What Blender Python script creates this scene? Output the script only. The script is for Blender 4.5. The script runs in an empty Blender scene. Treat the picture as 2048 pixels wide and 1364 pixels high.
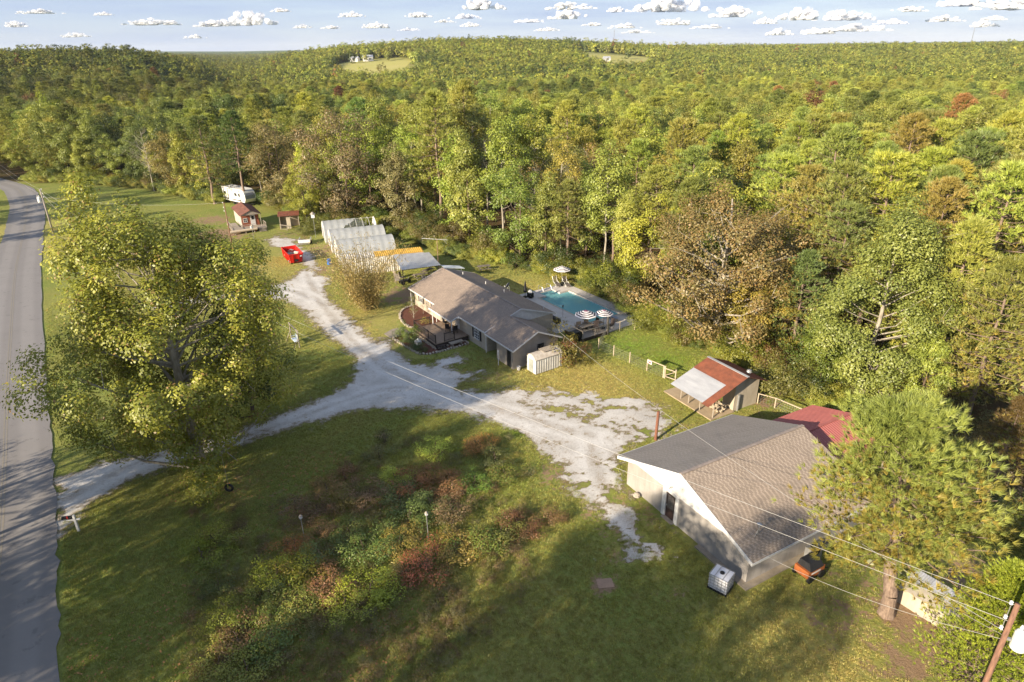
import bpy, math, random
import numpy as np
from mathutils import Vector, Matrix

SC = bpy.context.scene
COL = SC.collection
rad = math.radians
random.seed(7)
RNG = np.random.default_rng(7)

# ---------------------------------------------------------------- camera, world, sun, exposure
CAM_H, FPX, ROLL = 30.0, 1300.0, 0.0127
PITCH = math.atan(588 / FPX)
SUN_EL, SUN_HEAD = rad(20.5), rad(225)          # the sun stands behind the camera, to the left

camd = bpy.data.cameras.new("camera")
camd.sensor_width = 36
camd.lens = FPX / 2048 * 36
camd.clip_start, camd.clip_end = 0.5, 60000
cam = bpy.data.objects.new("camera", camd)
COL.objects.link(cam)
_D = Vector((0, math.cos(PITCH), -math.sin(PITCH)))
_U = Vector((0, math.sin(PITCH), math.cos(PITCH)))
_X = Vector((1, 0, 0))
_c, _s = math.cos(ROLL), math.sin(ROLL)
R_ = _X * _c - _U * _s
U_ = _X * _s + _U * _c
cam.matrix_world = Matrix(((R_.x, U_.x, -_D.x, 0), (R_.y, U_.y, -_D.y, 0), (R_.z, U_.z, -_D.z, CAM_H), (0, 0, 0, 1)))
SC.camera = cam

world = bpy.data.worlds.new("World")
SC.world = world
world.use_nodes = True
wn, wl = world.node_tree.nodes, world.node_tree.links
bg = wn["Background"]
sky = wn.new("ShaderNodeTexSky")
sky.sky_type = 'NISHITA'
sky.sun_disc = False
sky.sun_elevation = SUN_EL
sky.sun_rotation = SUN_HEAD
sky.altitude = 200
sky.air_density = 1.0
sky.dust_density = 0.2
sky.ozone_density = 1.6
# thin high cloud veil over the blue, everywhere in the sky
tc = wn.new("ShaderNodeTexCoord")
mp = wn.new("ShaderNodeMapping"); mp.inputs["Scale"].default_value = (2.2, 2.2, 26)
nz = wn.new("ShaderNodeTexNoise"); nz.inputs["Scale"].default_value = 2.0; nz.inputs["Detail"].default_value = 7; nz.inputs["Roughness"].default_value = 0.6
rp = wn.new("ShaderNodeValToRGB"); rp.color_ramp.elements[0].position = 0.38; rp.color_ramp.elements[1].position = 0.78
rp.color_ramp.elements[0].color = (0.78, 0.78, 0.78, 1); rp.color_ramp.elements[1].color = (.96, .96, .96, 1)
mx = wn.new("ShaderNodeMix"); mx.data_type = 'RGBA'
mx.inputs[7].default_value = (2.25, 2.75, 3.9, 1)
wl.new(tc.outputs["Generated"], mp.inputs["Vector"]); wl.new(mp.outputs[0], nz.inputs["Vector"])
wl.new(nz.outputs["Fac"], rp.inputs["Fac"]); wl.new(rp.outputs["Color"], mx.inputs["Factor"])
wl.new(sky.outputs["Color"], mx.inputs[6]); wl.new(mx.outputs[2], bg.inputs["Color"])
bg.inputs["Strength"].default_value = 0.088

sund = bpy.data.lights.new("sun", 'SUN')
sund.energy, sund.angle, sund.color = 5.0, rad(0.6), (1.0, 0.86, 0.66)
sun = bpy.data.objects.new("sun", sund)
COL.objects.link(sun)
_sd = Vector((-math.sin(SUN_HEAD) * math.cos(SUN_EL), -math.cos(SUN_HEAD) * math.cos(SUN_EL), -math.sin(SUN_EL)))
sun.rotation_mode = 'QUATERNION'
sun.rotation_quaternion = _sd.to_track_quat('-Z', 'Y')
sun.location = (-60, -60, 60)

SC.view_settings.view_transform = 'Standard'
SC.view_settings.look = 'None'
SC.view_settings.exposure = 1.28
SC.view_settings.gamma = 1
SC.view_settings.use_curve_mapping = False
SC.render.engine = 'CYCLES'
SC.cycles.max_bounces = 6
SC.cycles.diffuse_bounces = 3
SC.cycles.glossy_bounces = 2
SC.cycles.transmission_bounces = 3
SC.cycles.transparent_max_bounces = 8
SC.cycles.volume_bounces = 0

# ---------------------------------------------------------------- where a pixel of the photograph meets the ground
def ray(px, py):
    x, y = (px - 1024), -(py - 682)
    xr, yr = (x * _c + y * _s) / FPX, (-x * _s + y * _c) / FPX
    return (xr, math.cos(PITCH) + yr * math.sin(PITCH), -math.sin(PITCH) + yr * math.cos(PITCH))
def G(px, py, z=0.0):
    d = ray(px, py); t = (z - CAM_H) / d[2]
    return (d[0] * t, d[1] * t)

# ---------------------------------------------------------------- noise
def _hash(ix, iy, seed):
    h = (ix.astype(np.int64) * 374761393 + iy.astype(np.int64) * 668265263 + seed * 1442695041) & 0xffffffff
    h = ((h ^ (h >> 13)) * 1274126177) & 0xffffffff
    return ((h ^ (h >> 16)) & 0xffff) / 65535.0
def vnoise(x, y, seed=0):
    x = np.asarray(x, float); y = np.asarray(y, float)
    ix, iy = np.floor(x), np.floor(y); fx, fy = x - ix, y - iy
    fx = fx * fx * (3 - 2 * fx); fy = fy * fy * (3 - 2 * fy)
    a, b = _hash(ix, iy, seed), _hash(ix + 1, iy, seed)
    c, d = _hash(ix, iy + 1, seed), _hash(ix + 1, iy + 1, seed)
    return (a + (b - a) * fx) * (1 - fy) + (c + (d - c) * fx) * fy
def fbm(x, y, seed=0, o=4, g=0.5):
    s, a, t = 0, 1, 0
    for i in range(o):
        s = s + a * vnoise(np.asarray(x) * 2 ** i + 17.3 * i, np.asarray(y) * 2 ** i - 9.1 * i, seed + i); t += a; a *= g
    return s / t
def sstep(a, b, x):
    t = np.clip((np.asarray(x, float) - a) / (b - a), 0, 1); return t * t * (3 - 2 * t)
def inpoly(P, x, y):
    x = np.asarray(x, float); y = np.asarray(y, float); r = np.zeros(x.shape, bool)
    n = len(P)
    for i in range(n):
        x1, y1 = P[i]; x2, y2 = P[(i + 1) % n]
        if y1 == y2: continue
        r ^= ((y1 > y) != (y2 > y)) & (x < (x2 - x1) * (y - y1) / (y2 - y1) + x1)
    return r
def polydist(P, x, y, closed=True):
    x = np.asarray(x, float); y = np.asarray(y, float); d = np.full(x.shape, 1e9)
    n = len(P)
    for i in range(n if closed else n - 1):
        x1, y1 = P[i]; x2, y2 = P[(i + 1) % n]
        dx, dy = x2 - x1, y2 - y1; L = dx * dx + dy * dy + 1e-9
        t = np.clip(((x - x1) * dx + (y - y1) * dy) / L, 0, 1)
        d = np.minimum(d, np.hypot(x - x1 - t * dx, y - y1 - t * dy))
    return d
def catmull(P, k=8):
    P = [np.array(p, float) for p in P]; P = [2 * P[0] - P[1]] + P + [2 * P[-1] - P[-2]]; out = []
    for i in range(1, len(P) - 2):
        for j in range(k):
            t = j / k
            out.append(.5 * ((2 * P[i]) + (-P[i - 1] + P[i + 1]) * t + (2 * P[i - 1] - 5 * P[i] + 4 * P[i + 1] - P[i + 2]) * t * t + (-P[i - 1] + 3 * P[i] - 3 * P[i + 1] + P[i + 2]) * t ** 3))
    out.append(P[-2]); return [tuple(p) for p in out]

# ---------------------------------------------------------------- materials
def nt(name):
    m = bpy.data.materials.new(name); m.use_nodes = True
    return m, m.node_tree.nodes, m.node_tree.links, m.node_tree.nodes["Principled BSDF"]
def MAT(name, c1, c2=None, scale=6, rough=.8, bump=.2, metal=0, stretch=(1, 1, 1), spec=.3, detail=5, bscale=None):
    m, n, l, p = nt(name)
    c2 = c2 or tuple(v * .7 for v in c1)
    t = n.new("ShaderNodeTexCoord"); mp = n.new("ShaderNodeMapping"); mp.inputs["Scale"].default_value = stretch
    z = n.new("ShaderNodeTexNoise"); z.inputs["Scale"].default_value = scale; z.inputs["Detail"].default_value = detail; z.inputs["Roughness"].default_value = .65
    r = n.new("ShaderNodeValToRGB"); r.color_ramp.elements[0].position = .32; r.color_ramp.elements[1].position = .68
    r.color_ramp.elements[0].color = (*c2, 1); r.color_ramp.elements[1].color = (*c1, 1)
    l.new(t.outputs["Object"], mp.inputs["Vector"]); l.new(mp.outputs[0], z.inputs["Vector"]); l.new(z.outputs["Fac"], r.inputs["Fac"])
    l.new(r.outputs["Color"], p.inputs["Base Color"])
    p.inputs["Roughness"].default_value = rough; p.inputs["Metallic"].default_value = metal
    p.inputs["Specular IOR Level"].default_value = spec
    if bump:
        z2 = n.new("ShaderNodeTexNoise"); z2.inputs["Scale"].default_value = bscale or scale * 4; z2.inputs["Detail"].default_value = 3
        l.new(mp.outputs[0], z2.inputs["Vector"])
        b = n.new("ShaderNodeBump"); b.inputs["Strength"].default_value = bump; b.inputs["Distance"].default_value = .05
        l.new(z2.outputs["Fac"], b.inputs["Height"]); l.new(b.outputs[0], p.inputs["Normal"])
    return m
def math_(n, l, op, a, b=None, clamp=False):
    k = n.new("ShaderNodeMath"); k.operation = op; k.use_clamp = clamp
    for i, v in enumerate((a, b)):
        if v is None: continue
        if isinstance(v, (int, float)): k.inputs[i].default_value = v
        else: l.new(v, k.inputs[i])
    return k.outputs[0]
def mixc(n, l, f, a, b):
    k = n.new("ShaderNodeMix"); k.data_type = 'RGBA'
    for s, v in ((0, f), (6, a), (7, b)):
        if isinstance(v, (int, float)): k.inputs[s].default_value = v
        elif isinstance(v, tuple): k.inputs[s].default_value = (*v, 1)
        else: l.new(v, k.inputs[s])
    return k.outputs[2]
def noise_(n, l, vec, scale, detail=4, rough=.6):
    z = n.new("ShaderNodeTexNoise"); z.inputs["Scale"].default_value = scale; z.inputs["Detail"].default_value = detail; z.inputs["Roughness"].default_value = rough
    l.new(vec, z.inputs["Vector"]); return z.outputs["Fac"]
def attr_(n, name):
    a = n.new("ShaderNodeAttribute"); a.attribute_name = name; return a.outputs["Fac"]
def ramp_(n, l, f, a, b):
    k = n.new("ShaderNodeMapRange"); k.inputs["From Min"].default_value = a; k.inputs["From Max"].default_value = b; k.interpolation_type = 'SMOOTHSTEP'
    l.new(f, k.inputs["Value"]); return k.outputs[0]
def mapped(n, l, scale, coord="Object"):
    t = n.new("ShaderNodeTexCoord"); mp = n.new("ShaderNodeMapping"); mp.inputs["Scale"].default_value = scale
    l.new(t.outputs[coord], mp.inputs["Vector"]); return mp.outputs[0]

def leaf_material(name, dry=(.29, .17, .055), trans=.28):
    m, n, l, p = nt(name)
    n.remove(p); out = n["Material Output"]
    oi = n.new("ShaderNodeObjectInfo")
    tint, dr = attr_(n, "tint"), attr_(n, "dry")
    hs = n.new("ShaderNodeHueSaturation")
    ic = n.new("ShaderNodeAttribute"); ic.attribute_type = 'INSTANCER'; ic.attribute_name = "icol"      # a scattered crown carries its own colour
    fl = n.new("ShaderNodeAttribute"); fl.attribute_type = 'INSTANCER'; fl.attribute_name = "iflag"
    l.new(mixc(n, l, fl.outputs["Fac"], oi.outputs["Color"], ic.outputs["Color"]), hs.inputs["Color"])
    l.new(math_(n, l, 'ADD', math_(n, l, 'MULTIPLY', oi.outputs["Random"], .03), .478), hs.inputs["Hue"])
    v = math_(n, l, 'ADD', math_(n, l, 'MULTIPLY', tint, .75), .62)
    v2 = math_(n, l, 'ADD', math_(n, l, 'MULTIPLY', oi.outputs["Random"], .3), .85)
    l.new(math_(n, l, 'MULTIPLY', v, v2), hs.inputs["Value"])
    hue = n.new("ShaderNodeHueSaturation")              # the paler leaves also lean to yellow
    l.new(hs.outputs[0], hue.inputs["Color"]); l.new(math_(n, l, 'SUBTRACT', .507, math_(n, l, 'MULTIPLY', tint, .03)), hue.inputs["Hue"])
    col = mixc(n, l, dr, hue.outputs[0], dry)
    d = n.new("ShaderNodeBsdfDiffuse"); t = n.new("ShaderNodeBsdfTranslucent"); g = n.new("ShaderNodeBsdfGlossy")
    g.inputs["Roughness"].default_value = .5; g.inputs["Color"].default_value = (.96, .96, .96, 1)
    l.new(col, d.inputs["Color"]); l.new(col, t.inputs["Color"])
    a = n.new("ShaderNodeMixShader"); a.inputs[0].default_value = trans
    b = n.new("ShaderNodeMixShader"); b.inputs[0].default_value = .035
    l.new(d.outputs[0], a.inputs[1]); l.new(t.outputs[0], a.inputs[2]); l.new(a.outputs[0], b.inputs[1]); l.new(g.outputs[0], b.inputs[2])
    l.new(b.outputs[0], out.inputs["Surface"])
    return m
LEAF = leaf_material("leaf")
NEEDLE = leaf_material("needle", dry=(.33, .25, .045), trans=.15)
BARK = MAT("brown_bark", (.16, .115, .08), (.07, .05, .035), 5, .95, .6, stretch=(3, 3, .6))
BARKP = MAT("pale_bark", (.42, .38, .31), (.2, .17, .13), 3, .9, .4, stretch=(2, 2, .5))
BARKG = MAT("grey_pine_bark", (.30, .22, .165), (.13, .09, .07), 4, .95, .8, stretch=(3, 3, .8))

# ---------------------------------------------------------------- mesh helpers
def raw_mesh(name, V, F, mat, attrs=None, smooth=False):
    V = np.asarray(V, np.float32); F = np.asarray(F, np.int32); k = F.shape[1]
    me = bpy.data.meshes.new(name)
    me.vertices.add(len(V)); me.vertices.foreach_set("co", V.ravel())
    me.loops.add(F.size); me.loops.foreach_set("vertex_index", F.ravel())
    me.polygons.add(len(F)); me.polygons.foreach_set("loop_start", np.arange(0, F.size, k, dtype=np.int32))
    if attrs:
        for an, (dom, arr) in attrs.items():
            a = me.attributes.new(an, 'FLOAT', dom); a.data.foreach_set("value", np.asarray(arr, np.float32))
    if smooth: me.polygons.foreach_set("use_smooth", np.ones(len(F), bool))
    me.update(calc_edges=True)
    me.materials.append(mat); return me
def tagp(o, **k):
    for a, v in k.items():
        if v: o[a] = v
    return o
def link(name, data, parent=None, loc=(0, 0, 0), rz=0.0, label=None, cat=None, group=None, kind=None, color=None, scale=None):
    o = bpy.data.objects.new(name, data); COL.objects.link(o)
    if parent is not None: o.parent = parent
    o.location = loc; o.rotation_euler = (0, 0, rz)
    if scale is not None: o.scale = scale if hasattr(scale, '__len__') else (scale,) * 3
    if color: o.color = (*color, 1)
    return tagp(o, label=label, category=cat, group=group, kind=kind)
def thing(name, label, cat, loc=(0, 0, 0), rz=0.0, group=None):
    loc = tuple(loc) + (0,) * (3 - len(loc))
    return link(name, None, None, loc, rz, label, cat, group)
def HZ(h): return math.pi / 2 - rad(h)                 # rotation that lays local x along compass heading h

class MB:
    def __init__(s): s.v, s.f = [], []
    def add(s, V, F, M=None):
        b = len(s.v)
        if M is not None: V = [tuple(M @ Vector(p)) for p in V]
        s.v += [tuple(p) for p in V]; s.f += [tuple(b + i for i in f) for f in F]; return s
    def box(s, c, d, rz=0, rx=0, ry=0):
        x, y, z = d[0] / 2, d[1] / 2, d[2] / 2
        V = [(-x, -y, -z), (x, -y, -z), (x, y, -z), (-x, y, -z), (-x, -y, z), (x, -y, z), (x, y, z), (-x, y, z)]
        M = Matrix.Translation(c) @ Matrix.Rotation(rz, 4, 'Z') @ Matrix.Rotation(ry, 4, 'Y') @ Matrix.Rotation(rx, 4, 'X')
        return s.add(V, [(0, 3, 2, 1), (4, 5, 6, 7), (0, 1, 5, 4), (1, 2, 6, 5), (2, 3, 7, 6), (3, 0, 4, 7)], M)
    def b2(s, a, b):                                    # box from corner to corner
        return s.box([(a[i] + b[i]) / 2 for i in range(3)], [abs(b[i] - a[i]) for i in range(3)])
    def slab(s, P, t=.1, n=None):                       # polygon (3-d) thickened downwards
        k = len(P); B = [(p[0], p[1], p[2] - t) for p in P]
        F = [tuple(range(k)), tuple(range(2 * k - 1, k - 1, -1))] + [(i, i + k, (i + 1) % k + k, (i + 1) % k) for i in range(k)]
        return s.add(list(P) + B, F)
    def prism(s, P, z0, z1): return s.slab([(p[0], p[1], z1) for p in P], z1 - z0)
    def tube(s, a, b, r0, r1=None, n=6, caps=True):
        r1 = r0 if r1 is None else r1
        a, b = Vector(a), Vector(b); d = (b - a)
        if d.length < 1e-6: return s
        d.normalize(); u = d.orthogonal().normalized(); w = d.cross(u)
        V = []
        for p, r in ((a, r0), (b, r1)):
            for i in range(n):
                t = 2 * math.pi * i / n; V.append(p + (u * math.cos(t) + w * math.sin(t)) * r)
        F = [(i, (i + 1) % n, (i + 1) % n + n, i + n) for i in range(n)]
        if caps: F += [tuple(range(n - 1, -1, -1)), tuple(range(n, 2 * n))]
        return s.add(V, F)
    def path(s, P, r, n=6):
        for i in range(len(P) - 1): s.tube(P[i], P[i + 1], r, r, n)
        return s
    def lathe(s, prof, n=16, c=(0, 0, 0), caps=True):
        V, F = [], []
        for r, z in prof:
            for i in range(n):
                t = 2 * math.pi * i / n; V.append((c[0] + r * math.cos(t), c[1] + r * math.sin(t), c[2] + z))
        for j in range(len(prof) - 1):
            for i in range(n): F.append((j * n + i, j * n + (i + 1) % n, (j + 1) * n + (i + 1) % n, (j + 1) * n + i))
        if caps: F += [tuple(range(n - 1, -1, -1)), tuple((len(prof) - 1) * n + i for i in range(n))]
        return s.add(V, F)
    def mesh(s, name, mat, smooth=False):
        me = bpy.data.meshes.new(name); me.from_pydata(s.v, [], s.f); me.materials.append(mat)
        if smooth: me.shade_smooth()
        return me
    def build(s, name, mat, parent=None, smooth=False, **k): return link(name, s.mesh(name, mat, smooth), parent, **k)
def B(name, mat, parent, *boxes, **k):                  # one part out of corner-to-corner boxes
    m = MB()
    for a, b in boxes: m.b2(a, b)
    return m.build(name, mat, parent, **k)
def ribbed(P0, U, W, nu, amp, nw=1, saw=False):
    """corrugated sheet: P0 corner, U across the ribs, W along them; nu ribs"""
    P0, U, W = Vector(P0), Vector(U), Vector(W); N = U.cross(W).normalized()
    if N.z < 0: N = -N
    V, F = [], []; k = nu * 4 + 1
    for j in range(nw + 1):
        for i in range(k):
            ph = (0, 1, 1, 0)[i % 4] if saw else (0, .7, 1, .7)[i % 4]
            V.append(P0 + U * (i / (k - 1)) + W * (j / nw) + N * amp * ph)
    for j in range(nw):
        for i in range(k - 1): F.append((j * k + i, j * k + i + 1, (j + 1) * k + i + 1, (j + 1) * k + i))
    n0 = len(V); V += [v - N * .012 for v in V]; F += [tuple(n0 + q for q in reversed(f)) for f in list(F)]
    m = MB(); m.add(V, F); return m
# ================================================================ THE LAND
_bear = [-60, -45, -36, -28, -24, -22, -19.5, -17, -13, -10, -6, 0, 5, 9, 13, 20, 28, 35, 60]
_gr = [12, 14, 18, 17, 6, -4, -4, 8, 18, 21, 27, 28, 22, 17, 12, 9, 8, 8, 8]
_rp = [600, 600, 620, 640, 650, 800, 1000, 1050, 1100, 1100, 1100, 1100, 1100, 1100, 1100, 1200, 1300, 1300, 1300]
def terrain(x, y):
    x = np.asarray(x, float); y = np.asarray(y, float)
    r = np.hypot(x, y); b = np.degrees(np.arctan2(x, np.maximum(y, 1e-3)))
    b = np.where(y < 0, np.sign(x) * 60, b)
    g = np.interp(b, _bear, _gr); rp = np.interp(b, _bear, _rp)
    z = -5 * sstep(150, 300, r)
    z = z + (g + 5) * sstep(.5, 1.0, r / rp) * (1 - .55 * sstep(1.15, 2.2, r / rp))
    z = z + sstep(170, 500, r) * (fbm(x / 230, y / 230, 3, 3) - .5) * 9
    z = z + sstep(3000, 5500, r) * (17 + 18 * (fbm(x / 1400, y / 1400, 9, 3) - .3))
    return z
def tz(x, y): return float(terrain(np.array([x]), np.array([y]))[0])

# the open yard: everything beyond this line is wood
EDGE_PX = [(-200, 362), (-60, 352), (40, 342), (170, 354), (300, 372), (385, 396), (450, 404), (520, 402), (560, 418), (600, 438), (650, 446), (760, 452), (830, 478),
           (880, 500), (930, 514), (1000, 526), (1090, 546), (1180, 572), (1240, 600), (1290, 638), (1340, 664), (1400, 690), (1480, 712), (1540, 752), (1600, 800),
           (1700, 832), (1790, 870), (1880, 960), (1930, 1040), (2080, 1090)]
EDGE = [G(*p) for p in EDGE_PX]
YARD = EDGE + [(60, 20), (60, -120), (-150, -120), (-170, 150)]
def polar(r, b): return (r * math.sin(rad(b)), r * math.cos(rad(b)))
CLEAR = [catmull([polar(690, -13.5), polar(800, -14.6), polar(925, -13.3), polar(950, -10.5), polar(900, -8.0), polar(740, -7.2), polar(690, -9.5)], 6),
         catmull([polar(760, 8.2), polar(900, 5.6), polar(1090, 5.2), polar(1100, 9.0), polar(980, 12.4), polar(820, 11.4)], 6)]

# road
_g1, _g2 = G(118, 1364), G(117, 1100)
_re = [tuple(_g1[i] + (_g1[i] - _g2[i]) * k for i in (0, 1)) for k in (9, 4, 1.5)] + [_g1, G(117, 1180), G(113, 1040), G(104, 900), G(94, 780), G(86, 640), G(82, 540), G(88, 470), G(90, 430), G(86, 402), G(63, 364), G(35, 350), G(0, 336), (-175, 216), (-215, 238), (-290, 262)]
ROAD_R = catmull(_re, 8)
def offset(P, d):
    out = []
    for i in range(len(P)):
        a, b = P[max(i - 1, 0)], P[min(i + 1, len(P) - 1)]
        dx, dy = b[0] - a[0], b[1] - a[1]; L = math.hypot(dx, dy) or 1
        out.append((P[i][0] - dy / L * d, P[i][1] + dx / L * d))
    return out
ROAD_L = offset(ROAD_R, 6.2); ROAD_C = offset(ROAD_R, 3.1)

# gravel outlines
GR_MAIN = [(105, 1010), (112, 960), (200, 925), (330, 898), (450, 868), (545, 832), (640, 796), (695, 765), (712, 742), (706, 714), (668, 680), (638, 655), (618, 640), (600, 618), (575, 602), (520, 598), (455, 600),
           (300, 622), (100, 640), (96, 618), (300, 598), (455, 588), (520, 578), (560, 566), (590, 552), (600, 535), (612, 530), (628, 545), (662, 556), (650, 572), (657, 586), (662, 602), (687, 619), (701, 638), (722, 660), (742, 676),
           (760, 682), (778, 680), (792, 697), (814, 719), (833, 728), (868, 724), (915, 708), (938, 716), (904, 734), (925, 742), (994, 733), (975, 742), (931, 762), (918, 774), (960, 782), (1013, 778), (1090, 778), (1150, 782), (1205, 790),
           (1259, 792), (1310, 802), (1335, 822), (1338, 844), (1330, 870), (1300, 884), (1262, 892), (1246, 905), (1240, 960), (1232, 1000), (1262, 1030), (1290, 1062), (1330, 1090), (1350, 1120), (1320, 1122), (1280, 1100), (1230, 1060), (1190, 1010),
           (1150, 985), (1125, 945), (1080, 905), (1050, 878), (1000, 850), (930, 828), (830, 818), (760, 821), (700, 829), (640, 845), (545, 874), (440, 902), (330, 937), (220, 985), (135, 1045), (118, 1070)]
GR_FAR = [(525, 480), (560, 470), (585, 478), (600, 492), (628, 512), (640, 540), (610, 536), (585, 500), (545, 492)]
GRP = [[G(*p) for p in GR_MAIN], [G(*p) for p in GR_FAR]]
MOTTLE = [(G(1180, 800), 7, 1.9), (G(1300, 850), 6, 1.8), (G(960, 760), 4, 1.0), (G(1060, 790), 5, 1.1), (G(1200, 960), 4, 2.1), (G(1290, 1080), 4, 2.6), (G(1100, 900), 3, 1.2), (G(560, 480), 5, 1.2), (G(790, 700), 2.5, 1.0), (G(610, 540), 4, 1.0), (G(700, 640), 3, .9), (G(1240, 840), 5, 1.7), (G(730, 660), 2.5, 1.1), (G(1330, 830), 4, 1.5), (G(870, 720), 4, 1.1), (G(1000, 800), 3, .8)]

def axis(lo, hi, fine, far, g=1.16):
    a = list(np.arange(lo, hi + 1e-6, fine)); s = fine
    while a[-1] < far[1]: s *= g; a.append(a[-1] + s)
    s = fine; b = [lo]
    while b[-1] > far[0]: s *= g; b.append(b[-1] - s)
    return np.array(b[:0:-1] + a)
def grid_mesh(name, xs, ys, mat, zf, attrs):
    X, Y = np.meshgrid(xs, ys); nx, ny = len(xs), len(ys)
    Z = zf(X, Y); V = np.stack([X.ravel(), Y.ravel(), Z.ravel()], 1)
    i = np.arange(nx * ny).reshape(ny, nx)
    F = np.stack([i[:-1, :-1].ravel(), i[:-1, 1:].ravel(), i[1:, 1:].ravel(), i[1:, :-1].ravel()], 1)
    if name == "ground":                                  # the pool is dug into the ground
        cx, cy = V[F].mean(1)[:, 0], V[F].mean(1)[:, 1]; a = rad(146); o = G(740 + 1040 * .2734, 500 + 875 * .2734); dx, dy = cx - o[0], cy - o[1]
        u, v = dx * math.sin(a) + dy * math.cos(a), -dx * math.cos(a) + dy * math.sin(a)
        F = F[~((u > -17.2) & (u < -4.2) & (v > 14.0) & (v < 19.9))]
    return raw_mesh(name, V, F, mat, {k: ('POINT', f(X, Y).ravel()) for k, f in attrs.items()}, smooth=True)

DIRT = [(G(1840, 1230), 3.4, .8), (G(1700, 1240), 3.2, .5), (G(1740, 1165), 2.8, .5), (G(1820, 1330), 3, .6), (G(1900, 1300), 2.5, .8), (G(1250, 1115), 1.5, .5), (G(1215, 1075), 1.2, .5), (G(1175, 1030), 1.0, .5), (G(1240, 1010), 1.5, .45), (G(1290, 1040), 1.6, .4), (G(1110, 950), 2, .6), (G(440, 470), 6, .9), (G(425, 440), 5, .7),
        (G(1240, 706), 1.4, .4), (G(1440, 730), 5, .35), (G(1400, 770), 4, .3), (G(1520, 800), 3, .6), (G(700, 655), 3, .5), (G(640, 540), 4, .6), (G(815, 590), 5, .7), (G(770, 560), 3, .4), (G(650, 500), 5, .6), (G(590, 470), 5, .45),
        (G(1000, 760), 3, .4), (G(600, 1010), 3, .5), (G(640, 990), 3, .4), (G(470, 960), 2, .4), (G(760, 690), 2.6, .55), (G(1960, 1180), 4, .7), (G(1350, 1200), 2, .3), (G(1210, 1168), .9, .9), (G(1180, 840), 5, .3), (G(1310, 840), 5, .35), (G(1230, 1015), 3, .5), (G(1960, 930), 8, .6)]
def f_dirt(x, y):
    s = np.zeros(x.shape)
    for (a, b), r, k in DIRT: s = np.maximum(s, k * np.exp(-(((x - a) ** 2 + (y - b) ** 2) / (r * r))))
    return s
def f_wood(x, y):
    ins = inpoly(YARD, x, y); d = polydist(EDGE, x, y, False)
    w = np.where(ins, 1 - sstep(-.5, 1.5, d), 1.0)
    for c in CLEAR: w = np.where(inpoly(c, x, y), 0, w)
    return w
def f_lush(x, y):                                        # fresh green weeds in the run beyond the wire fence
    s = np.zeros(x.shape)
    for p, r in ((G(1260, 690), 4.5), (G(1330, 720), 3.5), (G(1480, 760), 3), (G(1040, 860), 1.5)): s = np.maximum(s, np.exp(-((x - p[0]) ** 2 + (y - p[1]) ** 2) / r ** 2))
    return s
def f_sunny(x, y):                                       # sunny spots of the lawn, coloured brighter and yellower
    s = np.zeros(x.shape)
    for p, r, k in ((G(480, 540), 16, .7), (G(1000, 600), 10, 1), (G(1160, 760), 8, .9), (G(20, 470), 14, 1), (G(120, 480), 12, .8), (G(740, 640), 6, .9), (G(1650, 1300), 5, .8), (G(1000, 1320), 7, .3)): s = np.maximum(s, k * np.exp(-((x - p[0]) ** 2 + (y - p[1]) ** 2) / r ** 2))
    return s

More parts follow.
